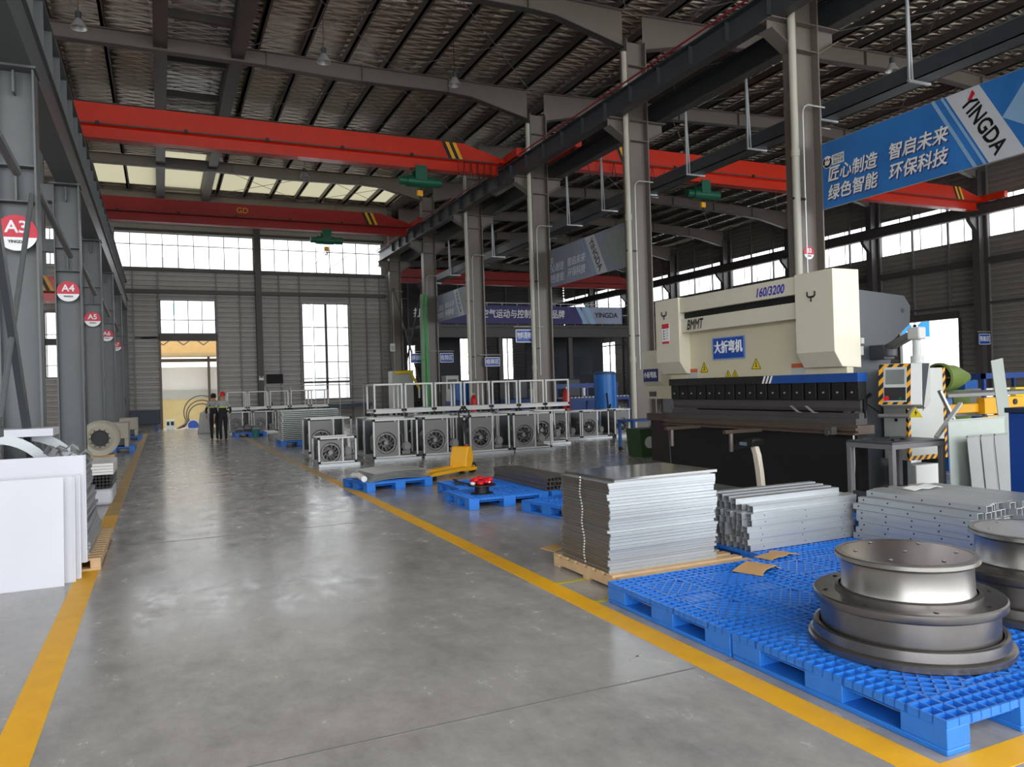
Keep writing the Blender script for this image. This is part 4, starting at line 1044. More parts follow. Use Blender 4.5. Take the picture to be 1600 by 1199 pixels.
t = thing('box_cover', 'flat white cover lying across the duct rings', 'cover', (-2.36, 10.25, 1.30)); MB().box(0, 1.22, 0, .03, -.06, .03).box(0, 1.22, .03, .6, 0, .03).box(1.2, 1.22, .03, .6, -.06, 0).build('cover', white_p, t, bevel=.004)
t = thing('tube_bundle', 'white and black tube bundle wrapped in film beyond left stack', 'bundle', (-1.12, 13.4, 0))
MB().box(0, .4, 0, 1.2, 0, .26).build('film_wrap', white_p, t, bevel=.06)
for i in range(4): MB().box(.0, .42, .0, 1.25, .475+.045*i, .515+.045*i).build('white_profile', white, t, bevel=.003)
b = MB()
for k in range(4):
    for i in range(8): b.cyl((.03+.05*i, -.02, .29+.05*k), (.03+.05*i, 1.2, .29+.05*k), .023, 8)
o = b.build('black_tube', black, t); o['kind'] = 'stuff'
# beige fan casings further up the left side
def fan_case(lab, x, y, z, R, rot=0):
    t = thing('fan_casing', lab, 'fan casing', (x, y, z), rot); n = 40
    sp = [((R*(.72+.28*i/n))*math.cos(PI*1.5-2*PI*i/n*.98), (R*(.72+.28*i/n))*math.sin(PI*1.5-2*PI*i/n*.98)+R) for i in range(n+1)]
    cx, cz, r = 0, R, R*.48
    MB().lathe([(R*.99, 0), (R*1.02, .0), (R*1.02, .06), (R*.72, .1), (R*.55, .02), (r, 0), (r, .4)], 48, (0, 0, R), 'y').xf(Matrix.Scale(-1, 4, (0, 0, 0)) if False else Matrix.Identity(4)).build('inlet_ring', beige, t)
    MB().lathe([(R*1.0, .06), (R*1.0, .9)], 48, (0, 0, R), 'y').build('scroll', beige, t)
    for i in range(12):
        a = 2*PI*i/12; MB().cyl((R*.52*math.cos(a), .01, R+R*.52*math.sin(a)), (R*.52*math.cos(a), -.015, R+R*.52*math.sin(a)), .018, 8).build('bolt', dark_steel, t)
    MB().lathe([(.001, .12), (r*.95, .12)], 32, (0, 0, R), 'y').build('inner_disc', black, t)
    return t
fan_case('beige round fan casing lying at the left behind metal stack', -1.34, 20.6, .3, .41)
t = thing('timber_block', 'low timber block under the beige round fan casing', 'timber', (-1.34, 20.6, 0)); MB().box(-.3, .3, .1, .8, 0, .14).box(-.3, .3, .1, .8, .15, .31).build('block', wood, t, bevel=.01)
def case_box(lab, x0, x1, y0, y1, z0, z1):
    t = thing('beige_machine_casing', lab, 'machine casing', (x0, y0, z0)); a, b_, c = x1-x0, y1-y0, z1-z0
    MB().box(0, a, 0, b_, c*.35, c).build('housing', beige, t, bevel=.02)
    MB().box(0, .12, 0, b_, 0, c*.35).box(a-.12, a, 0, b_, 0, c*.35).build('foot', beige, t, bevel=.01)
    MB().box(.1, a-.1, .1, b_-.1, .05, c*.35).build('base', mgrey, t, smooth=False)
    MB().box(.08, a-.08, -.008, 0, c*.75, c*.9).build('cover_plate', beige, t, bevel=.004)
    return t
case_box('long beige casing on a blue pallet behind round fan casing', -1.72, -.93, 26.3, 27.5, .155, .9)
case_box('second beige casing farther up the left side', -1.5, -.86, 33.6, 34.6, .155, .86)
t = thing('dark_scroll_fan', 'dark grey fan scroll between left columns A3 and A4', 'fan', (-2.55, 16.5, 0)); MB().lathe([(.4, 0), (.55, .0), (.55, .5), (.4, .5)], 32, (0, 0, .55), 'y').build('scroll', mgrey, t)
t = thing('steel_bench', 'navy blue steel skip with grey rim near the far doorway', 'skip', (-1.36, 40.4, 0))
MB().box(0, 1.3, 0, .9, .35, 1.0).build('bin', mat('dark_navy_paint', (18, 36, 58), .45), t, bevel=.02); MB().box(-.03, 1.33, -.03, .93, 1.0, 1.05).build('rim', mgrey, t, smooth=False)
MB().box(.1, .25, .1, .8, 0, .35).box(1.05, 1.2, .1, .8, 0, .35).build('skid', navy, t, smooth=False)
t = thing('fire_extinguisher', 'red fire extinguisher standing by the last left column', 'extinguisher', (-1.62, 39.9, 1.05)); MB().lathe([(.001, 0), (.09, 0), (.09, .42), (.05, .52), (.03, .55)], 16).build('cylinder', mat('dull_red_paint', (120, 30, 30), .4), t); MB().tube([(0, 0, .55), (.1, 0, .6), (.14, 0, .3)], .015, 6).build('hose', black, t)
t = thing('stand', 'low stand carrying the fire extinguisher', 'stand', (-1.62, 39.9, 0)); MB().box(-.12, .12, -.12, .12, 0, .03).box(-.03, .03, -.03, .03, .03, 1.02).box(-.12, .12, -.12, .12, 1.02, 1.05).build('stand', dark_steel, t, smooth=False)
# ================================================================ FAN UNITS
def frame_bars(W, D, H, z0=0, b=.04):
    m = MB()
    for x in (0, W-b):
        for y in (0, D-b): m.box(x, x+b, y, y+b, z0, z0+H)
    for z in (z0, z0+H-b):
        for y in (0, D-b): m.box(b, W-b, y, y+b, z, z+b)
        for x in (0, W-b): m.box(x, x+b, b, D-b, z, z+b)
    return m
def fan_unit(lab, W=1.08, D=1.0, H=.97, loc=(0, 0, 0), rz_=0, group=None, pw=.56):
    t = thing('fan_unit', lab, 'fan unit', loc, rz_, group)
    frame_bars(W, D, H-.06, .06).build('frame', alu, t, bevel=.004)
    for x in (0, W-.05):
        for z in (.055, H-.05): MB().box(x-.004, x+.054, -.006, .05, z, z+.055).build('corner_block', blackm, t, smooth=False)
    MB().box(-.015, W+.04, -.12, -.05, 0, .06).box(-.015, W+.04, D-.1, D-.03, 0, .06).box(0, .05, -.05, D-.1, 0, .055).box(W-.05, W, -.05, D-.1, 0, .055).build('base_skid', galv, t, smooth=False)
    r = W*pw*.42; cx, cz = W*pw*.5+.02, .06+H*.36
    MB().holed(.04, W*pw, .10, H-.07, cx, cz, r, .03, .04, 40).build('front_panel', fan_g, t)
    MB().box(W*pw, W*pw+.035, .02, .055, .1, H-.04).build('mullion', alu, t, smooth=False)
    MB().lathe([(r*1.06, -.0), (r, .012), (r*.96, .06)], 40, (cx, .02, cz), 'y').build('inlet_cone', galv, t)
    n = 40; R = r*1.75
    sp = [(cx+R*(.62+.38*i/n)*math.cos(2.2+2*PI*i/n*.92), cz+.02+R*(.62+.38*i/n)*math.sin(2.2+2*PI*i/n*.92)) for i in range(n+1)]
    b = MB(); b.loft([[(x, .06, z), (x, .5, z), (cx+(x-cx)*.985, .5, cz+(z-cz)*.985), (cx+(x-cx)*.985, .06, cz+(z-cz)*.985)] for x, z in [(max(.05, min(W*.72, a)), max(.1, min(H-.1, q))) for a, q in sp]])
    b.build('scroll', fan_g, t)
    imp = MB(); imp.lathe([(.001, .36), (r*.9, .36), (r*.92, .35)], 32, (cx, 0, cz), 'y')
    for i in range(10):
        a = 2*PI*i/10; imp.beam((cx+r*.45*math.cos(a), .16, cz+r*.45*math.sin(a)), (cx+r*.86*math.cos(a+.35), .16, cz+r*.86*math.sin(a+.35)), .008, .24, (0, 1, 0))
    imp.lathe([(r*.93, .06), (r*.93, .085), (r*.78, .085), (r*.78, .06)], 32, (cx, 0, cz), 'y')
    imp.cyl((cx, .08, cz), (cx, .3, cz), .05, 14); imp.build('impeller', mat('impeller_grey', (136, 134, 132), .45, .5), t)  # impeller in one even mid grey
    MB().cyl((W*.78, .15, .3), (W*.78, .55, .3), .11, 18).cyl((W*.78, .1, .3), (W*.78, .15, .3), .08, 18).box(W*.78-.1, W*.78+.1, .2, .5, .1, .2).build('motor', mat('dull_motor_grey', (128, 126, 122), .5), t)
    MB().box(W*pw+.04, W-.05, .1, .7, .08, .12).build('motor_base', mgrey, t, smooth=False)
    for x in (W*.64, W*.9): MB().box(x-.018, x+.018, D*.55, D*.55+.036, .1, H-.04).build('upright', alu, t, smooth=False)
    MB().box(.05, W-.05, D-.03, D-.02, .1, H-.06).build('back_panel', mgrey, t, smooth=False)
    return t
FX = [4.45, 5.66, 6.85, 8.03]
f0 = fan_unit('grey boxed fan unit at the left end of the front row', loc=(FX[0], 17.55, 0))
for x, l in zip(FX[1:], ('second grey boxed fan unit from the left in the front row, behind pallet truck', 'third grey boxed fan unit from the left in the front row', 'grey boxed fan unit at the right end of the front row')):
    dup(f0, (x, 17.55, 0), label=l)
for x, l in ((10.42, 'smaller looking fan unit just right of the front row, farther back'), (11.4, 'middle fan unit of the far right trio behind the front row'), (12.55, 'last fan unit toward the cream press, partly behind a white pipe')):
    dup(f0, (x, 20.0, 0), label=l).scale = (.88, .88, .88)
for i, x in enumerate((4.6, 5.82, 7.0, 8.15, 9.25)):
    dup(f0, (x, 18.95, 0), label=('fan unit in the hidden second row, under the %s open frames' % ('leftmost', 'next', 'middle', 'fourth pair of', 'rightmost')[i]))
dup(f0, (3.45, 20.3, 0), label='fan unit behind the small open fan box at the left').scale = (1.05, 1, 1)
fan_unit('small pale fan box standing alone in front of the left rows', W=.86, D=.8, H=.64, loc=(3.12, 17.2, 0), pw=.62)
for x, l in ((2.55, 'pale fan box right behind the two workers'), (3.52, 'distant fan box with a round inlet right of the two workers'), (4.5, 'distant fan box partly behind the ribbed galvanised stack'), (5.5, 'distant fan box between the ribbed stack and window')):
    dup(f0, (x, 34.0, 0), label=l).scale = (.86, .86, .95)
# open frames stacked on the second row
o0 = thing('open_frame', 'empty white aluminium frame at the left end of the upper row', 'frame', (4.9, 19.15, .975))
frame_bars(.76, .8, .7, .14, .045).build('frame', mat('white_aluminium', (206, 206, 202), .4, .1), o0, bevel=.004)
MB().box(0, .76, -.0, .05, .08, .138).build('base_rail', alu, o0, smooth=False); MB().box(0, .76, .75, .8, .08, .138).build('base_rail', alu, o0, smooth=False)
for x in (0, .7):
    for y in (0, .74): MB().box(x, x+.06, y, y+.06, 0, .08).build('rubber_foot', blackm, o0, smooth=False)
for x in (-.01, .72):
    MB().box(x, x+.05, -.008, .04, .12, .19).build('corner_block', blackm, o0, smooth=False)
nth = ['second', 'third', 'fourth', 'fifth', 'sixth', 'rightmost']
for i in range(6): dup(o0, (4.9+.815*(i+1), 19.15+.01*(i % 2), .975), .02*((i*7) % 3-1), 'empty white aluminium frame, %s%s of the upper row' % (nth[i], '' if i == 5 else ' from the left'))
for i in range(5):
    x = 2.5+.86*i
    dup(o0, (x, 34.05, .93), 0, 'distant empty frame on the far boxes, %s from the two workers' % ('first', 'second', 'third', 'fourth', 'fifth')[i])
    if i > 3: pass
# ribbed galvanised stack
g0 = None
for k in range(16):
    if g0 is None:
        g0 = thing('ribbed_tray', 'galvanised ribbed tray in the distant stack on dark blue pallet', 'metal tray', (3.42, 24.75, .157), 0, 'ribbed trays of the distant stack')
        MB().box(0, 1.75, 0, 1.0, .024, .05).box(.02, 1.73, .15, .156, 0, .024).box(.02, 1.73, .844, .85, 0, .024).build('tray', mat('greenish_galvanised', (164, 172, 167), .4, .4), g0, smooth=False)
        m = MB().box(-.004, 0, .02, .965, .02, .03)
        for i in range(8): m.box(-.03, 0, .02+.125*i, .09+.125*i, .005, .045)
        m.build('end_tab', alu, g0, smooth=False)
    else: dup(g0, (3.42+.012*((k*5) % 3), 24.75, .157+k*.06))
# motors on pallet near workers
for i, (x, y) in enumerate(((2.75, 31.7), (3.1, 32.0), (3.35, 31.55))):
    t = thing('electric_motor', ('grey motor at the left end of the dark blue pallet', 'grey motor at the back of the dark blue pallet', 'grey motor at the right end of the dark blue pallet')[i], 'motor', (x, y, .155))
    MB().cyl((-.14, 0, .15), (.14, 0, .15), .12, 16).build('body', fan_g, t); MB().box(-.1, .1, -.1, .1, 0, .05).build('foot', mgrey, t, smooth=False)
t = thing('plastic_bucket', 'teal plastic bucket beside the motors', 'bucket', (3.28, 30.95, 0)); MB().lathe([(.001, 0), (.11, 0), (.14, .28), (.13, .28), (.1, .02)], 18).build('bucket', teal, t); MB().tube([(-.14, 0, .27), (0, -.02, .36), (.14, 0, .27)], .006, 5).build('handle', alu, t)
t = thing('tarp_cover', 'pale striped cylinder stand beside the two workers', 'stand', (1.78, 36.5, 0)); MB().lathe([(.001, .92), (.2, .92), (.24, .85), (.36, .02), (.34, 0)], 20).build('cover', cab_grey, t)
MB().cyl((0, 0, .92), (0, 0, .98), .1, 14).build('lid', beige, t)
# things just outside the far doorway
for i, r_ in enumerate((.95, .82, .72)):
    t = thing('wooden_hoop', ('largest brown hoop leaning outside the doorway', 'middle brown hoop leaning outside the doorway', 'smallest brown hoop leaning outside the doorway')[i], 'hoop', (2.05, 46.2+.12*i, -.2+r_*.98))
    MB().lathe([(r_, -.03), (r_, .03), (r_-.06, .03), (r_-.06, -.03), (r_, -.03)], 40, (0, 0, 0), 'y').build('ring', tan_bar, t)
t = thing('blue_barrel', 'blue barrel lying on its side outside the doorway', 'barrel', (1.55, 45.0, .06)); MB().lathe([(.001, 0), (.26, 0), (.28, .03), (.28, .7), (.26, .73), (.001, .73)], 24, (0, 0, 0), 'y').build('body', sign_blue, t); MB().lathe([(.27, -.01), (.29, -.01), (.29, .03), (.27, .03)], 24, (0, 0, 0), 'y').build('rim', white, t)
t = thing('scrap_box', 'pale box with dark openings just outside the doorway', 'box', (.2, 45.5, -.21)); MB().box(0, .45, 0, .4, 0, .6).build('box', cab_grey, t, bevel=.01); MB().box(.05, .18, -.01, 0, .3, .5).box(.25, .4, -.01, 0, .3, .5).build('opening', blackm, t, smooth=False)
for i in range(5):
    t = thing('scrap_pipe', 'brown pipe offcut in the scrap heap outside the doorway', 'pipe', (.75+.12*i, 45.4, -.1+.06*i), .3*i, 'scrap pipes outside'); MB().cyl((0, 0, 0), (.4, .2, .12), .05, 10).build('pipe', tan_bar, t)

# ================================================================ PEOPLE
def person(lab, loc, rz_, pose, helmet=None, hair=False, shirt_m=shirt):
    """pose: dict of joint positions, metres, facing -Y locally"""
    V, E, Rr = [], [], []
    idx = {}
    def jt(n, p, r, par=None):
        idx[n] = len(V); V.append(p); Rr.append(r)
        if par is not None: E.append((idx[par], idx[n]))
    jt('pelvis', (0, 0, .95), (.15, .115))
    jt('waist', (0, 0, 1.1), (.14, .1), 'pelvis'); jt('chest', (0, .01, 1.3), (.165, .115), 'waist'); jt('shoulder', (0, 0.01, 1.42), (.13, .09), 'chest')
    jt('neck', (0, 0, 1.5), (.055, .055), 'shoulder'); jt('chin', (0, -.02, 1.56), (.066, .075), 'neck'); jt('brow', (0, -.015, 1.64), (.078, .092), 'chin'); jt('crown', (0, 0, 1.71), (.06, .07), 'brow')
    jt('nose', (0, -.115, 1.6), (.012, .012), 'chin')
    for s, nm in ((-1, 'L'), (1, 'R')):
        jt('ear'+nm, (s*.083, .0, 1.61), (.012, .02), 'brow')
        jt('sh'+nm, (s*.18, .01, 1.4), (.062, .062), 'shoulder')
        e = pose['elbow'+nm]; h = pose['hand'+nm]
        jt('el'+nm, e, (.046, .046), 'sh'+nm); jt('wr'+nm, h, (.029, .029), 'el'+nm)
        d = (Vector(h)-Vector(e)).normalized()
        pm = Vector(h)+d*.07; jt('pa'+nm, tuple(pm), (.034, .02), 'wr'+nm)
        for k, (a, ln) in enumerate(((-.03, .06), (-.01, .075), (.011, .07), (.03, .055))):
            b0 = pm+Vector((0, a, 0))+d*.03; jt('f%d%s' % (k, nm), tuple(b0), (.009, .009), 'pa'+nm)
            jt('g%d%s' % (k, nm), tuple(b0+d*ln*.6+Vector((-s*.01, -.004, 0))), (.008, .008), 'f%d%s' % (k, nm))
            jt('h%d%s' % (k, nm), tuple(b0+d*ln+Vector((-s*.025, -.008, 0))), (.007, .007), 'g%d%s' % (k, nm))
        tb = Vector(h)+d*.03+Vector((0, -.035, 0)); jt('t0'+nm, tuple(tb), (.01, .01), 'wr'+nm); jt('t1'+nm, tuple(tb+d*.04+Vector((0, -.015, 0))), (.008, .008), 't0'+nm)
        jt('hip'+nm, (s*.09, 0, .9), (.1, .1), 'pelvis'); jt('kn'+nm, pose['knee'+nm], (.066, .066), 'hip'+nm); jt('an'+nm, pose['ankle'+nm], (.045, .05), 'kn'+nm)
        a = Vector(pose['ankle'+nm]); jt('to'+nm, (a.x, a.y-.15, a.z-.035), (.042, .032), 'an'+nm)
    me = bpy.data.meshes.new('body'); me.from_pydata(V, E, []); o = bpy.data.objects.new('tmp', me); COL.objects.link(o)
    sk = o.modifiers.new('s', 'SKIN'); sk.use_smooth_shade = True
    for i, r in enumerate(Rr): me.skin_vertices[0].data[i].radius = r
    me.skin_vertices[0].data[0].use_root = True
    o.modifiers.new('d', 'SUBSURF').levels = 2
    dg = bpy.context.evaluated_depsgraph_get(); m2 = bpy.data.meshes.new_from_object(o.evaluated_get(dg)); bpy.data.objects.remove(o)
    m2.materials.clear()
    for mm in (skin_m, shirt_m, trouser, blackm): m2.materials.append(mm)
    hz = {s: pose['hand'+s] for s in 'LR'}
    for p in m2.polygons:
        c = p.center
        if c.z < .11: p.material_index = 3
        elif 1.0 < c.z < 1.23: p.material_index = 2
        elif c.z < 1.02 and abs(c.x) < .21: p.material_index = 2
        elif c.z < 1.47 and not any((Vector(h)-c).length < .16 and (c-Vector(h)).z < .02 for h in hz.values()): p.material_index = 1
        else: p.material_index = 0
        p.use_smooth = True
    lo = min(v.co.z for v in m2.vertices); t = thing('person', lab, 'person', (loc[0], loc[1], -lo), rz_)
    b = bpy.data.objects.new('body', m2); COL.objects.link(b); b.parent = t
    MB().lathe([(.165, 1.21), (.182, 1.21), (.184, 1.255), (.167, 1.255)], 24).xf(Matrix.Diagonal((1.0, .8, 1, 1))).build('reflective_band', hivis, t)
    for s in (-1, 1): MB().sphere((s*.032, -.098, 1.635), .012, 6).build('eye', white, t)
    MB().box(-.025, .025, -.1, -.09, 1.565, 1.575).build('mouth', mat('lip', (150, 80, 76), .6), t, smooth=False)
    if helmet: MB().lathe([(.155, 1.655), (.15, 1.665), (.118, 1.675), (.112, 1.72), (.085, 1.785), (.04, 1.815), (.001, 1.82)], 24, (0, .0, 0)).xf(Matrix.Diagonal((.92, 1.08, 1, 1))).build('safety_helmet', helmet, t)
    if hair: MB().lathe([(.085, 1.58), (.096, 1.62), (.097, 1.68), (.075, 1.735), (.03, 1.76), (.001, 1.762)], 18, (0, .012, 0)).build('hair', hair_m, t)
    return t
person('worker in red safety helmet and grey shirt walking away along the aisle', (2.06, 30.3, 0), PI+.1, dict(elbowL=(-.27, .06, 1.14), handL=(-.27, -.06, .92), elbowR=(.27, .08, 1.14), handR=(.29, .0, .9), kneeL=(-.1, -.05, .5), kneeR=(.1, .02, .5), ankleL=(-.1, -.02, .09), ankleR=(.1, .14, .1)), helmet=red_pl)
person('worker without helmet, dark hair, walking beside the one in red helmet', (1.8, 31.0, 0), PI-.2, dict(elbowL=(-.26, .03, 1.14), handL=(-.25, -.12, .95), elbowR=(.27, .05, 1.13), handR=(.27, -.05, .9), kneeL=(-.1, -.04, .5), kneeR=(.1, -.02, .5), ankleL=(-.1, .06, .09), ankleR=(.1, -.03, .09)), hair=True)

# ================================================================ PRESS BRAKE
t = PB = thing('press_brake', 'large cream press brake with dark grey side plates and blue white sign', 'press brake', (7.9, 7.0, 0))
def cover(y0, y1, nm='cylinder_cover'):
    return MB().prism([(0, 3.05), (.47, 3.05), (.47, 1.76), (.13, 1.78), (0, 1.98)], y0, y1, 'y').build(nm, cream2, PB, bevel=.006)
c_near = cover(.257, .91); c_far = cover(3.5, 4.16)
MB().box(.03, .45, .912, 3.498, 2.79, 3.035).build('top_beam', cream2, t, bevel=.005)
MB().box(.12, .45, .912, 3.498, 2.68, 2.79).build('slot', blackm, t, smooth=False)
MB().box(.05, .45, .912, 3.498, 2.46, 2.685).build('name_band', cream2, t, bevel=.005)
MB().box(.22, .34, .27, 4.06, 1.69, 2.6).build('ram', cream, t, bevel=.004)
MB().box(.19, .36, .08, 1.62, 1.575, 1.69).build('blue_stripe', mat('stripe_blue', (16, 74, 150), .4), t, smooth=False)
MB().box(.19, .36, 1.62, 4.08, 1.575, 1.69).build('black_stripe', black, t, smooth=False)
for k in range(3): MB().prism([(1.62+.07*k, 1.577), (1.655+.07*k, 1.577), (1.605+.07*k, 1.688), (1.57+.07*k, 1.688)], .184, .189, 'x').build('white_slash', sign_white, t, smooth=False)
for i in range(17):
    y = .18+.235*i
    cl = MB().box(.2, .33, y-.1, y+.1, 1.34, 1.575).build('punch_clamp', blackm, t, bevel=.008)
    MB().cyl((.185, y, 1.44), (.2, y, 1.44), .013, 8).build('clamp_screw', galv, cl, smooth=False)
MB().box(.3, .35, .09, 4.06, 1.2, 1.575).build('clamp_light_block', blackm, t, smooth=False)  # black plate added to block light in the gaps between clamps
MB().box(.245, .285, .1, 4.05, 1.24, 1.36).prism([(.245, 1.24), (.285, 1.24), (.268, 1.19), (.262, 1.19)], .1, 4.05, 'y').build('punch', dark_steel, t, smooth=False)
MB().box(.16, .36, .1, 4.05, 1.02, 1.1).box(.22, .31, .1, 4.05, 1.1, 1.17).build('die', dark_steel, t, smooth=False)
MB().box(.1, .4, .02, 4.1, .9, 1.02).build('table_beam', tan_bar, t, bevel=.006)
MB().box(.06, .1, .02, 4.1, .95, .99).box(.04, .1, .02, 4.1, .9, .925).build('t_slot_rail', tan_bar, t, smooth=False)
MB().box(.12, .3, .05, 4.05, .0, .9).build('bed_panel', blackm, t, smooth=False)
pp = [(.2, 0), (1.32, 0), (1.36, 2.1), (1.76, 2.36), (1.78, 2.62), (1.66, 2.76), (.3, 2.86), (.3, 2.2), (.36, 1.9), (.7, 1.6), (.7, 1.2), (.36, 1.0), (.2, .9)]
for y0 in (.53, 3.72):
    s_ = MB().prism(pp, y0, y0+.07, 'y').build('side_plate', mgrey, t, smooth=False)
    MB().cyl((1.62, y0-.002, 2.55), (1.62, y0+.004, 2.55), .035, 14).build('lifting_hole', black, s_)
MB().box(.9, 1.5, .6, 3.7, 1.9, 2.6).build('oil_tank', mgrey, t, bevel=.02)
MB().box(.5, .58, .6, 3.72, .1, 1.6).build('back_gauge_panel', mat('inner_dark_panel', (40, 42, 44), .6), t, smooth=False)
for y in (1.7, 3.1):
    a = MB().box(-.62, .06, y-.035, y+.035, .88, .93).build('support_arm', tan_bar, t, bevel=.004)
    MB().cyl((-.5, y, .62), (-.5, y, .88), .03, 12).build('arm_post', mat('worn_grey_rod', (120, 108, 104), .4, .4), a)
MB().box(-.05, .04, .3, .42, .9, 1.0).cyl((-.08, .36, .92), (-.05, .36, .92), .03).build('clamp_block', dark_steel, t, smooth=False)
MB().tube([(.1, 4.0, .9), (.06, 3.95, .8), (.05, 3.9, .2)], .012, 6).build('hose', black, t)
MB().tube([(.05, .05, .92), (.04, .05, .5), (.05, .06, .3), (.06, .05, .55), (.06, .05, .9)], .008, 5).tube([(.05, .05, .5), (.05, .05, .05)], .006, 5).build('chain', galv, t)
MB().tube([(.45, .5, 1.75), (.6, .45, 1.5), (.7, .42, 1.3), (.95, .4, 1.15)], .014, 8).build('cable', black, t)
MB().box(.62, .78, .48, .53, 1.93, 2.05).cyl((.7, .45, 2.08), (.7, .45, 2.16), .04).build('air_valve', cab_grey, t, bevel=.004)
MB().tube([(.45, .2, .95), (.45, .2, 1.35), (.55, .2, 1.4)], .03, 8).build('guard_tube', black, t)
# signs and letters on the press
sg = MB().box(.2, .217, 2.16, 2.9, 1.975, 2.325).build('machine_sign', sign_blue, t, bevel=.01)
b = MB()
for y0, y1, z0, z1 in ((2.16, 2.9, 2.31, 2.325), (2.16, 2.9, 1.975, 1.99), (2.16, 2.175, 1.99, 2.31), (2.885, 2.9, 1.99, 2.31)): b.box(.197, .2, y0, y1, z0, z1)
b.build('sign_border', mat('sign_light_blue', (120, 160, 220), .4), sg, smooth=False)
text('大折弯机', .205, sign_white, sg, (.196, 2.53, 2.155), FACE_MX, bold=.006, sx=.8)
fit_text('BMMT', .43, .165, sign_black, t, (.046, 3.13, 2.575), FACE_MX, shear=.3, bold=.3)
fit_text('160/3200', .56, .135, letter_blue, t, (.026, 1.4, 2.9), FACE_MX, shear=.25, bold=.3)
def ylogo(par, x, y, z, s):
    MB().tube([(x, y+s*.5, z+s*.55), (x, y+s*.5, z+s*.15), (x, y+s*.32, z), (x, y-s*.32, z), (x, y-s*.5, z+s*.15), (x, y-s*.5, z+s*.55)], s*.1, 6).tube([(x, y, z), (x, y, z-s*.5)], s*.1, 6).build('emblem', sign_black, par)
ylogo(c_near, -.002, .62, 2.72, .13); ylogo(c_far, -.002, 3.9, 2.78, .13)
lb = MB().box(-.004, 0, 3.77, 3.97, 2.3, 2.64).build('notice_label', sign_white, c_far, smooth=False)
for za, zb_ in ((2.56, 2.64), (2.3, 2.34)): MB().box(-.006, -.004, 3.77, 3.97, za, zb_).build('red_bar', sign_red, c_far, smooth=False)
b = MB()
for k in range(4): b.box(-.006, -.004, 3.9, 3.93, 2.37+.045*k, 2.395+.045*k).box(-.006, -.004, 3.79, 3.86, 2.385+.045*k, 2.392+.045*k)
b.build('notice_marks', mgrey, c_far, smooth=False)
def tri(y, z, s, par=None):
    q = MB().prism([(y-s*.5, z), (y+s*.5, z), (y, z+s*.88)], .214, .219, 'x').build('warning_triangle', sign_yellow, PB, smooth=False)
    b = MB()
    for a, c_ in (((y-s*.47, z+.012), (y+s*.47, z+.012)), ((y-s*.47, z+.012), (y, z+s*.83)), ((y+s*.47, z+.012), (y, z+s*.83))): b.beam((.212, a[0], a[1]), (.212, c_[0], c_[1]), s*.035, .004, (1, 0, 0))
    b.box(.21, .213, y-s*.03, y+s*.03, z+s*.3, z+s*.58).box(.21, .213, y-s*.12, y+s*.12, z+s*.2, z+s*.27).build('warning_symbol', sign_black, q, smooth=False)
tri(3.14, 1.78, .2); tri(1.93, 1.79, .2); tri(2.56, 1.692, .13); tri(2.4, 1.692, .13)
for y in (3.44, 1.1):
    MB().box(.212, .219, y-.13, y+.12, 1.692, 1.85).build('data_plate', cab_grey, t, smooth=False); MB().box(.209, .212, y-.13, y+.12, 1.79, 1.85).build('orange_band', mat('orange_print', (200, 92, 50), .5), t, smooth=False)
# pendant arm and control panel belong to the press
MB().box(.95, 1.15, .3, .53, 1.86, 2.06).cyl((1.05, .3, 1.9), (1.05, .3, 2.02), .1, 16).build('arm_bracket', mgrey, t, bevel=.01)
MB().beam((1.05, .3, 2.02), (.74, -.35, 2.17), .1, .09).build('pendant_arm', fan_g, t, bevel=.01)
MB().box(.66, .8, -.45, -.28, 2.08, 2.24).build('arm_knuckle', cab_grey, t, bevel=.02)
MB().cyl((.73, -.36, 1.86), (.73, -.36, 2.1), .05, 18).cyl((.73, -.36, 1.78), (.73, -.36, 1.88), .075, 18).build('pendant_pole', cab_grey, t)
ctl = MB().prism([(-.56, 1.79), (-.22, 1.79), (-.24, 1.3), (-.46, 1.22), (-.62, 1.27)], .36, .84, 'x').build('control_panel', cab_grey, t, bevel=.006)
MB().prism([(-.565, 1.785), (-.5, 1.785), (-.6, 1.28), (-.625, 1.28)], .34, .362, 'x').prism([(-.565, 1.785), (-.5, 1.785), (-.6, 1.28), (-.625, 1.28)], .70, .724, 'x').build('hazard_edge', HAZ, ctl, smooth=False)
def slab(x0, x1, u0, u1, d0, d1, nm, m):
    """on the tilted front of the panel; u runs from bottom (0) to top (1)"""
    def P(u, d): return (-.622+.06*u-d, 1.28+.505*u)
    a, b_, c_, e_ = P(u0, d0), P(u1, d0), P(u1, d1), P(u0, d1)
    return MB().prism([a, b_, c_, e_], x0, x1, 'x').build(nm, m, ctl, smooth=False)
slab(.36, .71, 0, 1, .0, .006, 'hazard_front', HAZ); slab(.40, .67, .06, .92, .006, .012, 'bezel', cab_grey)
slab(.425, .645, .5, .86, .012, .016, 'screen', dial_w); slab(.41, .66, .1, .42, .012, .016, 'key_field', black)
MB().cyl((.44, -.615, 1.36), (.44, -.66, 1.355), .03, 16).build('emergency_button', red_pl, ctl); MB().cyl((.6, -.615, 1.36), (.6, -.64, 1.355), .018, 12).build('green_button', green_m, ctl)
slab(.715, .84, 0, 1, .0, .004, 'white_side', white)
MB().prism([(-.56, 1.78), (-.3, 1.78), (-.6, 1.2)], .842, .85, 'x').build('dark_side', mgrey, ctl, smooth=False)
pv = Vector((.73, -.36, 0)); Rz = Matrix.Rotation(math.radians(-68), 3, 'Z'); ctl.rotation_euler.z = math.radians(-68); ctl.location = pv-Rz @ pv
MB().cyl((.36, -.7, 1.14), (.72, -.7, 1.14), .025, 12).beam((.7, -.7, 1.14), (.74, -.55, 1.28), .03, .03).build('grip_bar', fan_g, ctl)
q = MB().prism([(.7, 1.12), (.86, 1.12), (.78, 1.25)], -.66, -.655, 'y').build('voltage_triangle', sign_yellow, ctl, smooth=False)
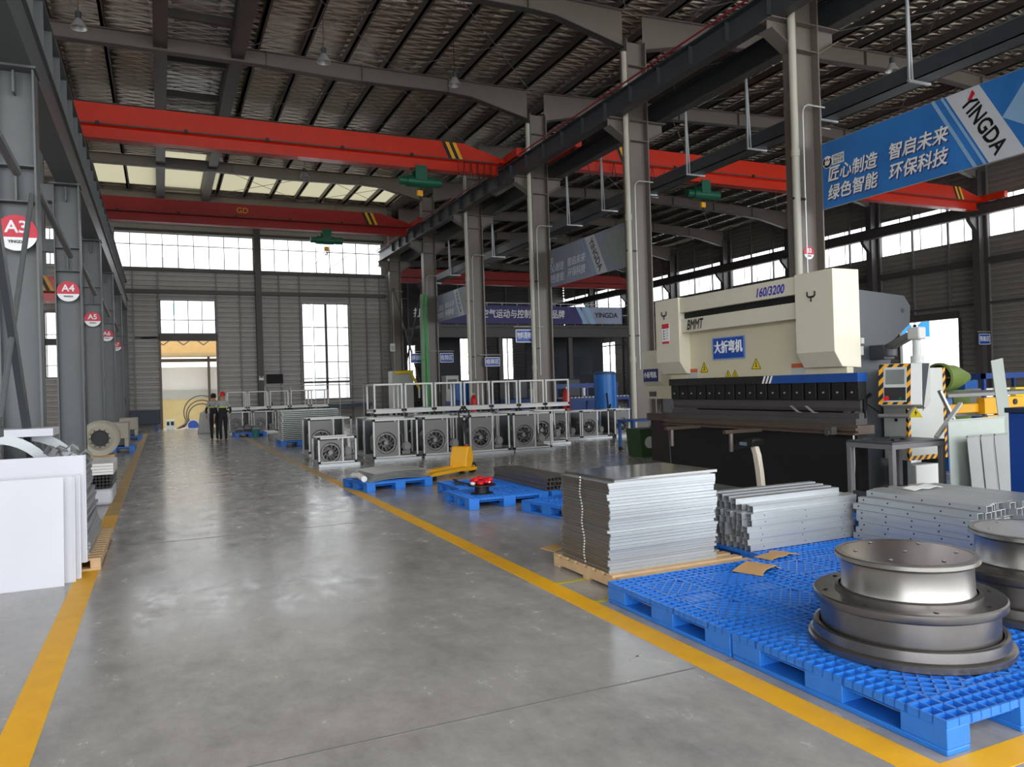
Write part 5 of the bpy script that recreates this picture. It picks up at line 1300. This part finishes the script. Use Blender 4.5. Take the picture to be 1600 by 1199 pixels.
MB().prism([(.785, 1.22), (.765, 1.175), (.782, 1.175), (.772, 1.14), (.8, 1.185), (.783, 1.185)], -.664, -.66, 'y').build('bolt_symbol', sign_black, q, smooth=False)
# sheets of work on the table
for i, (y, l) in enumerate(((1.0, .3), (1.5, .25))):
    w_ = thing('bent_bracket', ('small bent bright bracket on the press die, nearer', 'small bent bright bracket on the press die, farther')[i], 'bracket', (8.02, 7.0+y*.55+.2, 1.17)); MB().beam((0, 0, .0), (0, .14, .09), .05, .006).box(-.025, .025, -.04, .0, 0, .006).build('bracket', galv, w_, smooth=False)
# cabinet beside the press
t = thing('control_cabinet', 'light grey electric cabinet edged with black and yellow tape', 'cabinet', (9.02, 7.1, 0))
MB().box(0, .75, 0, .38, .5, 1.73).build('body', cab_grey, t, bevel=.006)
for x in (.02, .66): MB().box(x, x+.07, .05, .33, 0, .5).build('leg', mgrey, t, smooth=False)
MB().box(.2, .7, .06, .3, .1, .42).build('lower_box', white, t, bevel=.01)
h = MB().box(-.003, .045, -.003, .0, .5, 1.73).box(.70, .753, -.003, 0, .5, 1.73).box(.045, .70, -.003, 0, .5, .56).box(-.003, 0, 0, .03, .5, 1.73)
h.build('hazard_tape_edge', HAZ, t, smooth=False)
v = MB()
for i in range(12): v.box(-.006, 0, .1, .28, 1.4+.017*i, 1.408+.017*i)
v.build('vent_slots', mgrey, t, smooth=False)
MB().box(-.012, 0, .16, .2, 1.02, 1.06).build('lock', black, t, smooth=False)
# small press behind
t = thing('small_press_brake', 'smaller cream press brake half hidden behind the left end of large press', 'press brake', (9.25, 11.75, 0))
MB().prism([(0, 2.3), (.5, 2.3), (.5, 1.55), (.1, 1.56), (0, 1.66)], 1.2, 1.85, 'y').build('cylinder_cover', cream2, t, bevel=.006); MB().prism([(0, 2.3), (.5, 2.3), (.5, 1.55), (.1, 1.56), (0, 1.66)], 0, .5, 'y').build('cylinder_cover', cream2, t, bevel=.006)
MB().box(.1, .4, 0, 1.85, 1.3, 2.2).build('ram', cream, t, bevel=.005); MB().box(.08, .42, 0, 1.85, .85, 1.0).build('table_beam', tan_bar, t, bevel=.005); MB().box(.15, .4, .05, 1.8, 0, .85).build('bed_panel', mat('brown_black_panel', (44, 30, 30), .5), t, smooth=False)
for y in (.1, 1.7): MB().box(.4, 1.2, y, y+.06, 0, 2.2).build('side_plate', mgrey, t, smooth=False)
sg = MB().box(-.02, 0, 1.28, 1.78, 1.66, 1.92).build('machine_sign', mat('dark_sign_blue', (34, 40, 110), .45), t, bevel=.005); text('小折弯机', .14, sign_white, sg, (-.024, 1.53, 1.79), FACE_MX, bold=.003, sx=.8)
MB().box(.06, .1, 1.5, 1.7, 1.35, 1.45).build('vent', mgrey, t, smooth=False)
# table in front of the cabinet
t = thing('work_table', 'dark steel work table with scattered small parts beside the press', 'table', (7.6, 6.2, 0))
MB().box(0, .9, 0, .65, .845, .87).build('tabletop', mgrey, t, bevel=.004)
MB().box(0, .9, 0, .04, .79, .845).box(0, .9, .61, .65, .79, .845).box(0, .04, .04, .61, .79, .845).box(.86, .9, .04, .61, .79, .845).build('apron', mat('steel_grey_paint', (112, 110, 112), .5), t, smooth=False)
for x in (0, .84):
    for y in (0, .59): MB().box(x, x+.06, y, y+.06, 0, .79).build('leg', MATS['steel_grey_paint'], t, bevel=.004)
MB().box(.06, .84, .02, .05, .2, .26).box(.02, .05, .06, .6, .2, .26).build('stretcher', mgrey, t, smooth=False)
rnd = random.Random(4); s3 = None
for i in range(9):
    x, y = 7.7+rnd.uniform(0, .5), 6.3+rnd.uniform(0, .45)
    if s3 is None:
        s3 = thing('punch_segment', 'small dark tool piece scattered on the work table', 'tool', (x, y, .87), 0, 'tool pieces on the work table'); MB().box(0, .07, 0, .03, 0, .02).build('piece', black, s3, bevel=.003)
    else: dup(s3, (x, y, .87), rnd.uniform(0, 3))
t = thing('steel_block', 'dark steel block under the work table', 'block', (7.95, 6.45, 0)); MB().box(0, .4, 0, .3, 0, .28).box(.03, .1, -.02, 0, .05, .24).build('block', dark_steel, t, bevel=.01)
# pedestal with sloping head
t = thing('foot_pedal_stand', 'cream bent column with a black display head before the black press bed', 'stand', (7.36, 8.12, 0))
MB().box(-.18, .18, -.2, .2, 0, .05).build('base', black, t, bevel=.01)
MB().loft([[(-.035, -.05+o, z), (.035, -.05+o, z), (.035, .05+o, z), (-.035, .05+o, z)] for z, o in ((.05, -.06), (.4, -.02), (.62, .02), (.72, .06), (.78, .12))]).build('column', mat('ivory_column', (220, 208, 190), .45), t, bevel=.008)
MB().prism([(-.02, .74), (.36, .66), (.34, .74), (.1, .84), (-.04, .83)], -.12, .09, 'x').build('display_head', black, t, bevel=.01)
MB().box(-.124, -.12, .08, .22, .745, .79).build('screen', mat('screen_reflection', (120, 130, 150), .15), t, smooth=False)

# ================================================================ RIGHT EDGE
t = thing('blue_bin', 'dark blue steel cabinet at the right edge behind the channel bundle', 'cabinet', (7.64, 4.24, 0))
MB().box(0, 1.0, 0, .65, 0, 1.24).build('body', mat('royal_blue_paint', (12, 62, 140), .4), t, bevel=.008); MB().box(-.03, 1.03, -.02, .67, 1.24, 1.29).build('lid', mat('dark_lid', (30, 44, 70), .4), t, bevel=.005); MB().tube([(-.0, .15, .98), (-.04, .15, 1.0), (-.04, .15, 1.06), (0, .15, 1.08)], .01, 6).build('handle', galv, t)
def lean(lab, x0, x1, y, z1, m, k=.12, thk=.008, z0=0, slant=0):
    t = thing('leaning_sheet', lab, 'metal sheet', (x0, y, z0)); W = x1-x0; Hh = z1-z0
    MB().loft([[(slant*f, k*f, Hh*f), (W+slant*f, k*f, Hh*f), (W+slant*f, k*f+thk, Hh*f), (slant*f, k*f+thk, Hh*f)] for f in (0, 1)]).build('sheet', m, t, smooth=False)
    MB().box(slant, W+slant, k-.012, k+thk, Hh-.004, Hh+.012).build('folded_lip', m, t, smooth=False)
    return t
pg = mat('pale_green_sheet', (176, 184, 176), .45); sg_ = mat('satin_grey_sheet', (138, 140, 138), .4, .3)
lean('tall pale green sheet leaning left of the blue cabinet', 8.28, 9.3, 5.98, 1.09, pg, .1, slant=.12)
lean('grey folded strip leaning at left in front of the pale green sheet', 8.5, 8.72, 5.86, .9, sg_, .08, slant=.02)
lean('grey folded strip leaning second in front of the pale green sheet', 8.73, 8.94, 5.85, .9, sg_, .08, slant=.02)
lean('grey folded strip leaning next to the blue cabinet', 8.96, 9.2, 5.84, .9, sg_, .08, slant=.02)
def bar_thing(lab, p, q, w_, m, cat='profile', nm='aluminium_profile'):
    p, q = Vector(p), Vector(q); t = thing(nm, lab, cat, p); MB().beam((0, 0, 0), q-p, w_, w_*.6).build('bar', m, t, smooth=False); return t
bar_thing('bright angle profile leaning up to the right across the sheets', (8.4, 6.24, .89), (9.08, 6.4, 1.27), .05, alu)
bar_thing('bright angle profile leaning up to the left behind the sheets', (9.76, 6.5, .02), (9.0, 6.62, 1.43), .05, galv)
t = thing('shear_table', 'grey topped shearing machine with yellow control box on the right', 'machine', (11.9, 8.6, 0))
MB().box(0, 3.2, 0, 1.2, 1.24, 1.3).build('tabletop', sg_, t, bevel=.006)
for x in (.1, 2.9):
    for y in (.1, 1.0): MB().box(x, x+.14, y, y+.14, 0, 1.24).build('leg', blue_m, t, smooth=False)
MB().box(.85, 1.9, -.05, .1, .93, 1.21).build('control_box', yellow_paint, t, bevel=.01); MB().cyl((1.25, -.07, 1.1), (1.25, -.05, 1.1), .05).beam((1.25, -.08, 1.12), (1.29, -.08, .98), .03, .02).cyl((1.65, -.07, 1.12), (1.65, -.05, 1.12), .05).build('switch', black, t, smooth=False)
MB().box(.1, .85, .05, .2, .96, 1.12).build('yellow_bar', yellow_paint, t, bevel=.02); MB().box(.1, 2.9, .3, .4, .9, .95).build('shelf', cab_grey, t, smooth=False)
MB().box(1.0, 1.8, .0, .1, .75, .9).build('yellow_rail', yellow_paint, t, bevel=.01)
t = thing('blue_drum', 'small blue drum under the shearing machine', 'drum', (12.4, 9.1, 0)); MB().lathe([(.001, 0), (.2, 0), (.2, .75), (.19, .8), (.001, .8)], 20).build('drum', mat('sky_blue_plastic', (60, 130, 200), .4), t)
t = thing('uncoiler_roll', 'olive green coil drum with black hub beyond the electric cabinet', 'coil drum', (14.1, 10.4, 0), .1)
MB().lathe([(.26, 0), (.3, .02), (.3, .1), (.27, .12), (.25, .5), (.1, 1.0), (.06, 1.02)], 32, (0, 0, 1.56), 'x').build('drum', olive, t); MB().lathe([(.001, -.02), (.09, -.02), (.1, .02), (.23, .03), (.24, .06)], 24, (0, 0, 1.56), 'x').build('hub', black, t)
b = MB()
for i in range(6): b.beam((-.01, .05*math.cos(i*PI/3), 1.56+.05*math.sin(i*PI/3)), (-.01, .24*math.cos(i*PI/3), 1.56+.24*math.sin(i*PI/3)), .03, .03, (1, 0, 0))
b.build('spoke', mat('brass_grease', (120, 96, 60), .4, .5), t, smooth=False); MB().box(.2, .8, -.2, .2, 0, 1.3).build('stand', olive, t, bevel=.02)
t = thing('blue_rack', 'royal blue steel rack frame in front of the right wall', 'rack', (16.4, 11, 0))
for x in (0, 2.3):
    for y in (0, .8): MB().box(x, x+.07, y, y+.07, 0, 1.62).build('post', navy, t, smooth=False)
MB().box(0, 2.37, 0, .87, 1.5, 1.62).build('top_beam', navy, t, smooth=False); MB().box(0, 2.37, 0, .87, .6, .66).build('shelf', navy, t, smooth=False)
for i in range(3):
    c_ = thing('carton', ('white carton on the blue rack, left one', 'white carton on the blue rack, middle one', 'yellow edged carton on the blue rack, right one')[i], 'carton', (16.6+.6*i, 11.2, .66)); MB().box(0, .4, 0, .4, 0, .62).build('box', white if i < 2 else sign_yellow, c_, bevel=.01)
t = thing('upright_board', 'pale narrow board standing upright at the right edge', 'board', (11.72, 7.55, 0)); MB().loft([[(0, 0, 0), (.28, 0, 0), (.28, .012, 0), (0, .012, 0)], [(-.1, .12, 1.82), (.18, .12, 1.86), (.18, .132, 1.86), (-.1, .132, 1.82)]]).build('board', pg, t, smooth=False)
for i, (x, y) in enumerate(((18.6, 13), (21, 15), (24, 18))):
    t = thing('blue_machine', ('blue machine beyond the rack at the right', 'blue machine near the bright doorway', 'blue machine left of the doorway')[i], 'machine', (x, y, 0)); MB().box(0, 1.8, 0, .9, 0, .9).build('base', blue_m, t, bevel=.02); MB().box(.2, .7, .1, .8, .9, 1.45).build('head', blue_m, t, bevel=.02); MB().box(.75, 1.7, .1, .8, .9, .97).build('bed', sg_, t, smooth=False); MB().tube([(.45, .1, 1.45), (.6, 0, 1.6), (1.0, 0, 1.55)], .02, 6).build('hose', green_m, t)

# ================================================================ FAR MIDDLE
t = thing('blue_cart', 'small blue steel cart left of the large press', 'cart', (10.1, 15.3, 0))
MB().box(0, 1.2, 0, .7, .72, .76).build('top', blue_m, t, bevel=.005)
for x in (.02, 1.12):
    for y in (.02, .62): MB().box(x, x+.06, y, y+.06, .1, .72).build('leg', blue_m, t, smooth=False); MB().cyl((x+.03, y+.01, .05), (x+.03, y+.05, .05), .05, 12).build('castor', rubber, t)
MB().beam((.05, .0, .1), (.6, .0, .7), .04, .03).build('strut', blue_m, t, smooth=False)
t = thing('parts_bin', 'dark green parts bin with white labels left of the large press', 'bin', (9.6, 14.2, 0)); MB().prism([(0, 0), (.7, 0), (.76, .62), (-.06, .62)], 0, .55, 'y').build('bin', dgreen, t, bevel=.006); MB().lathe([(.001, 0), (.13, 0)], 20, (.2, -.002, .32), 'y').build('round_label', cab_grey, t); MB().box(.45, .68, -.004, 0, .2, .45).build('square_label', white, t, smooth=False)
t = thing('roller_frame', 'blue roller conveyor frame behind the stacked frames', 'conveyor', (14.2, 26, 0))
MB().box(0, 2.9, 0, .08, 1.0, 1.12).box(0, 2.9, .9, .98, 1.0, 1.12).box(0, 2.9, 0, .08, .5, .6).build('side_rail', navy, t, smooth=False)
for x in (0, 1.4, 2.8):
    for y in (0, .9): MB().box(x, x+.08, y, y+.08, 0, 1.7 if y else 1.0).build('post', navy, t, smooth=False)
for i in range(18): MB().cyl((.1+.16*i, .08, 1.12), (.1+.16*i, .9, 1.12), .045, 10).build('roller', alu, t)
MB().box(0, 2.9, .88, .98, 1.5, 1.68).build('top_rail', navy, t, smooth=False)
t = thing('blue_tank', 'tall bright blue tank beside the white downpipe', 'tank', (14.7, 24, 0)); MB().lathe([(.001, 0), (.4, 0), (.4, 2.02), (.36, 2.08), (.001, 2.1)], 28).build('shell', mat('bright_blue_paint', (24, 112, 196), .35), t); MB().lathe([(.42, 1.98), (.42, 2.04), (.4, 2.04)], 28).build('rim', dark_steel, t); MB().tube([(-.2, -.42, 1.3), (-.25, -.55, 1.0), (-.2, -.5, .6), (-.05, -.42, .9)], .03, 8).build('hose', black, t)
for i, (x, y, lab) in enumerate(((11.0, 30, 'blue machine base behind the rightmost stacked frames'), (13.6, 30, 'dark blue machine between two columns far behind frames'), (16.8, 31, 'dark blue machine under the mezzanine on the right'))):
    t = thing('dark_machine', lab, 'machine', (x, y, 0)); MB().box(0, 1.9, 0, 1.0, 0, 1.1).build('base', navy, t, bevel=.02); MB().box(.2, .9, .1, .9, 1.1, 1.9).build('head', blue_m if i == 0 else mgrey, t, bevel=.03); MB().cyl((1.3, .5, 1.1), (1.3, .5, 1.5), .15).build('spindle', alu, t)
t = thing('yellow_robot_arm', 'white and yellow robot arm machine left of the green pipes', 'machine', (10.6, 37.6, 0)); MB().box(0, 1.1, 0, .8, 0, 2.6).build('cabinet', cab_grey, t, bevel=.03); MB().beam((.1, -.1, 2.5), (.9, -.1, 2.55), .14, .16).beam((.9, -.1, 2.55), (1.35, -.1, 1.7), .12, .12).build('arm', sign_yellow, t, bevel=.02); MB().cyl((1.35, -.1, 1.2), (1.35, -.1, 1.75), .06).build('tool', alu, t)
t = thing('white_machine', 'pale machine column right of the green pipes', 'machine', (13.3, 37.2, 0)); MB().box(0, .7, 0, .7, 0, 2.3).build('column', cab_grey, t, bevel=.02); MB().box(.1, .6, -.02, 0, 1.6, 2.1).build('panel', mgrey, t, smooth=False)
for i, (x, y, hgt, lab) in enumerate(((11.5, 28.9, 1.35, 'tall red gas bottle seen through the third upper frame'), (14.2, 27.6, 1.2, 'red gas bottle seen through the fourth upper frame'), (13.2, 24.2, 1.5, 'red fire point seen through the fifth upper frame'))):
    t = thing('red_bottle', lab, 'gas bottle', (x, y, 0)); MB().lathe([(.001, 0), (.14, 0), (.14, hgt-.2), (.08, hgt-.05), (.04, hgt)], 18).build('bottle', mat('signal_red_paint', (196, 30, 30), .4), t); MB().cyl((0, 0, hgt), (0, 0, hgt+.08), .03, 10).build('valve', alu, t)
t = thing('navy_worktop', 'dark blue grey bench under the far window', 'bench', (5.9, 40.6, 0)); MB().box(0, 4.4, 0, .9, .85, 1.0).build('top', mat('slate_blue_paint', (58, 78, 96), .5), t, bevel=.01)
for x in (.1, 2.1, 4.2): MB().box(x, x+.1, .1, .8, 0, .85).build('leg', mgrey, t, smooth=False)
r = thing('guard_rail', 'thin metal guard rail in front of the far right window', 'railing', (4.6, 38.8, 0)); b = MB()
for x in (0, 1.2, 2.4, 3.6, 4.8): b.tube([(x, 0, 0), (x, 0, 2.0)], .022, 6)
b.build('post', alu, r)
MB().tube([(0, 0, 2.0), (4.8, 0, 2.0)], .022, 6).tube([(0, 0, 1.2), (4.8, 0, 1.2)], .018, 6).build('rail', alu, r)
t = thing('wall_screen', 'black screen hung on the far wall between the windows', 'screen', (5.55, WY-.12, 2.44)); MB().box(-.42, .42, 0, .08, -.24, .24).build('screen', blackm, t, bevel=.01); MB().box(-.44, .44, .02, .1, -.26, -.24).build('bezel', black, t, smooth=False)
t = thing('emergency_light', 'white twin emergency light on the far wall column', 'lamp', (4.82, WY-.42, 2.45)); MB().box(-.12, .12, -.05, .04, -.08, .05).build('case', white, t, bevel=.01); MB().sphere((-.08, -.03, .1), .055, 8).sphere((.08, -.03, .1), .055, 8).build('lamp_head', lamp_gl, t)
t = thing('chair', 'dark seat with backrest behind the ribbed stack', 'chair', (4.5, 35.9, 0)); MB().box(0, .5, 0, .5, .45, .52).build('seat', black, t, bevel=.02); MB().box(0, .06, 0, .5, .52, 1.25).build('backrest', black, t, bevel=.02); MB().cyl((.25, .25, 0), (.25, .25, .45), .04).build('stem', black, t)

# ================================================================ OUTSIDE
t = thing('outdoor_shed', 'cream walled shed seen through the far doorway', 'shed', (-3, 50, -.21))
MB().box(0, 10, 0, .2, 0, 1.7).build('lower_wall', shed_cream, t, smooth=False); MB().box(0, 10, .02, .18, 2.2, 3.6).build('upper_wall', white, t, smooth=False)
MB().box(0, 10, -.1, .1, 1.7, 2.2).build('rail', cab_grey, t, smooth=False); MB().box(0, 10, -2.0, .2, 4.2, 4.35).box(0, 10, -.02, .2, 4.4, 5.4).build('roof', shed_or, t, smooth=False); MB().box(0, 10, -.15, .0, 3.9, 4.1).build('beam', tan_bar, t, smooth=False)
for x in (2.6, 5.6, 8.6): MB().box(x, x+.14, -.3, -.16, 0, 4.2).build('post', tan_bar, t, smooth=False)
b = MB()
for i in range(8): b.beam((.5+1.1*i, -.4, 5.3), (1.0+1.1*i, -.4, 4.9), .06); b.beam((1.0+1.1*i, -.4, 4.9), (1.5+1.1*i, -.4, 5.3), .06)
b.build('truss', tan_bar, t, smooth=False)
t = thing('outdoor_building', 'pale building with dark window seen through the far upper windows', 'building', (-16, 62, -.21)); MB().box(0, 27, 0, 6, 0, 14).build('wall', bld, t, smooth=False)
for x0, x1, z0, z1, m in ((15.75, 17.75, 11.3, 12.15, bld_w), (16.75, 17.85, 7.9, 8.75, teal)): MB().box(x0, x1, -.05, 0, z0, z1).build('window', m, t, smooth=False)
b = MB()
t = thing('outdoor_stair', 'pale metal stair with railing outside the far right upper window', 'stair', (7.3, 50.6, -.21))
for i in range(14): b.box(.3*i, .3*i+.35, 0, 1, 6.4+.25*i, 6.45+.25*i)
b.build('tread', cab_grey, t, smooth=False); b = MB().tube([(0, 0, 7.4), (4.2, 0, 10.9)], .04, 6)
for i in range(14): b.tube([(.3*i, 0, 6.4+.25*i), (.3*i, 0, 7.4+.25*i)], .025, 5)
b.build('railing', mgrey, t); MB().box(3.9, 4.1, .4, .6, 0, 9.6).box(.3, .5, .4, .6, 0, 6.5).build('post', cab_grey, t, smooth=False)
t = thing('road_sign', 'blue road sign on a post outside the right doorway', 'sign', (52, 40.2, -.21)); MB().cyl((0, 0, 0), (0, 0, 6.4), .08).build('post', cab_grey, t); MB().box(-.05, .05, -1.3, 1.0, 4.6, 6.4).build('board', mat('road_sign_blue', (20, 120, 190), .5), t, smooth=False); MB().beam((-.08, -.8, 5.0), (-.08, .5, 6.0), .25, .02, (1, 0, 0)).beam((-.08, -.8, 6.0), (-.08, .5, 5.0), .25, .02, (1, 0, 0)).build('arrow', sign_white, t, smooth=False)
t = thing('yard_wall', 'low pale yellow yard wall outside the right doorway', 'wall', (60, 20, -.21)); MB().box(0, .3, 0, 60, 0, 1.9).build('wall', mat('pale_yellow_wall', (226, 214, 150), .7), t, smooth=False); MB().box(-.02, 0, 20, 40, 1.9, 4.2).build('fence', white, t, smooth=False)
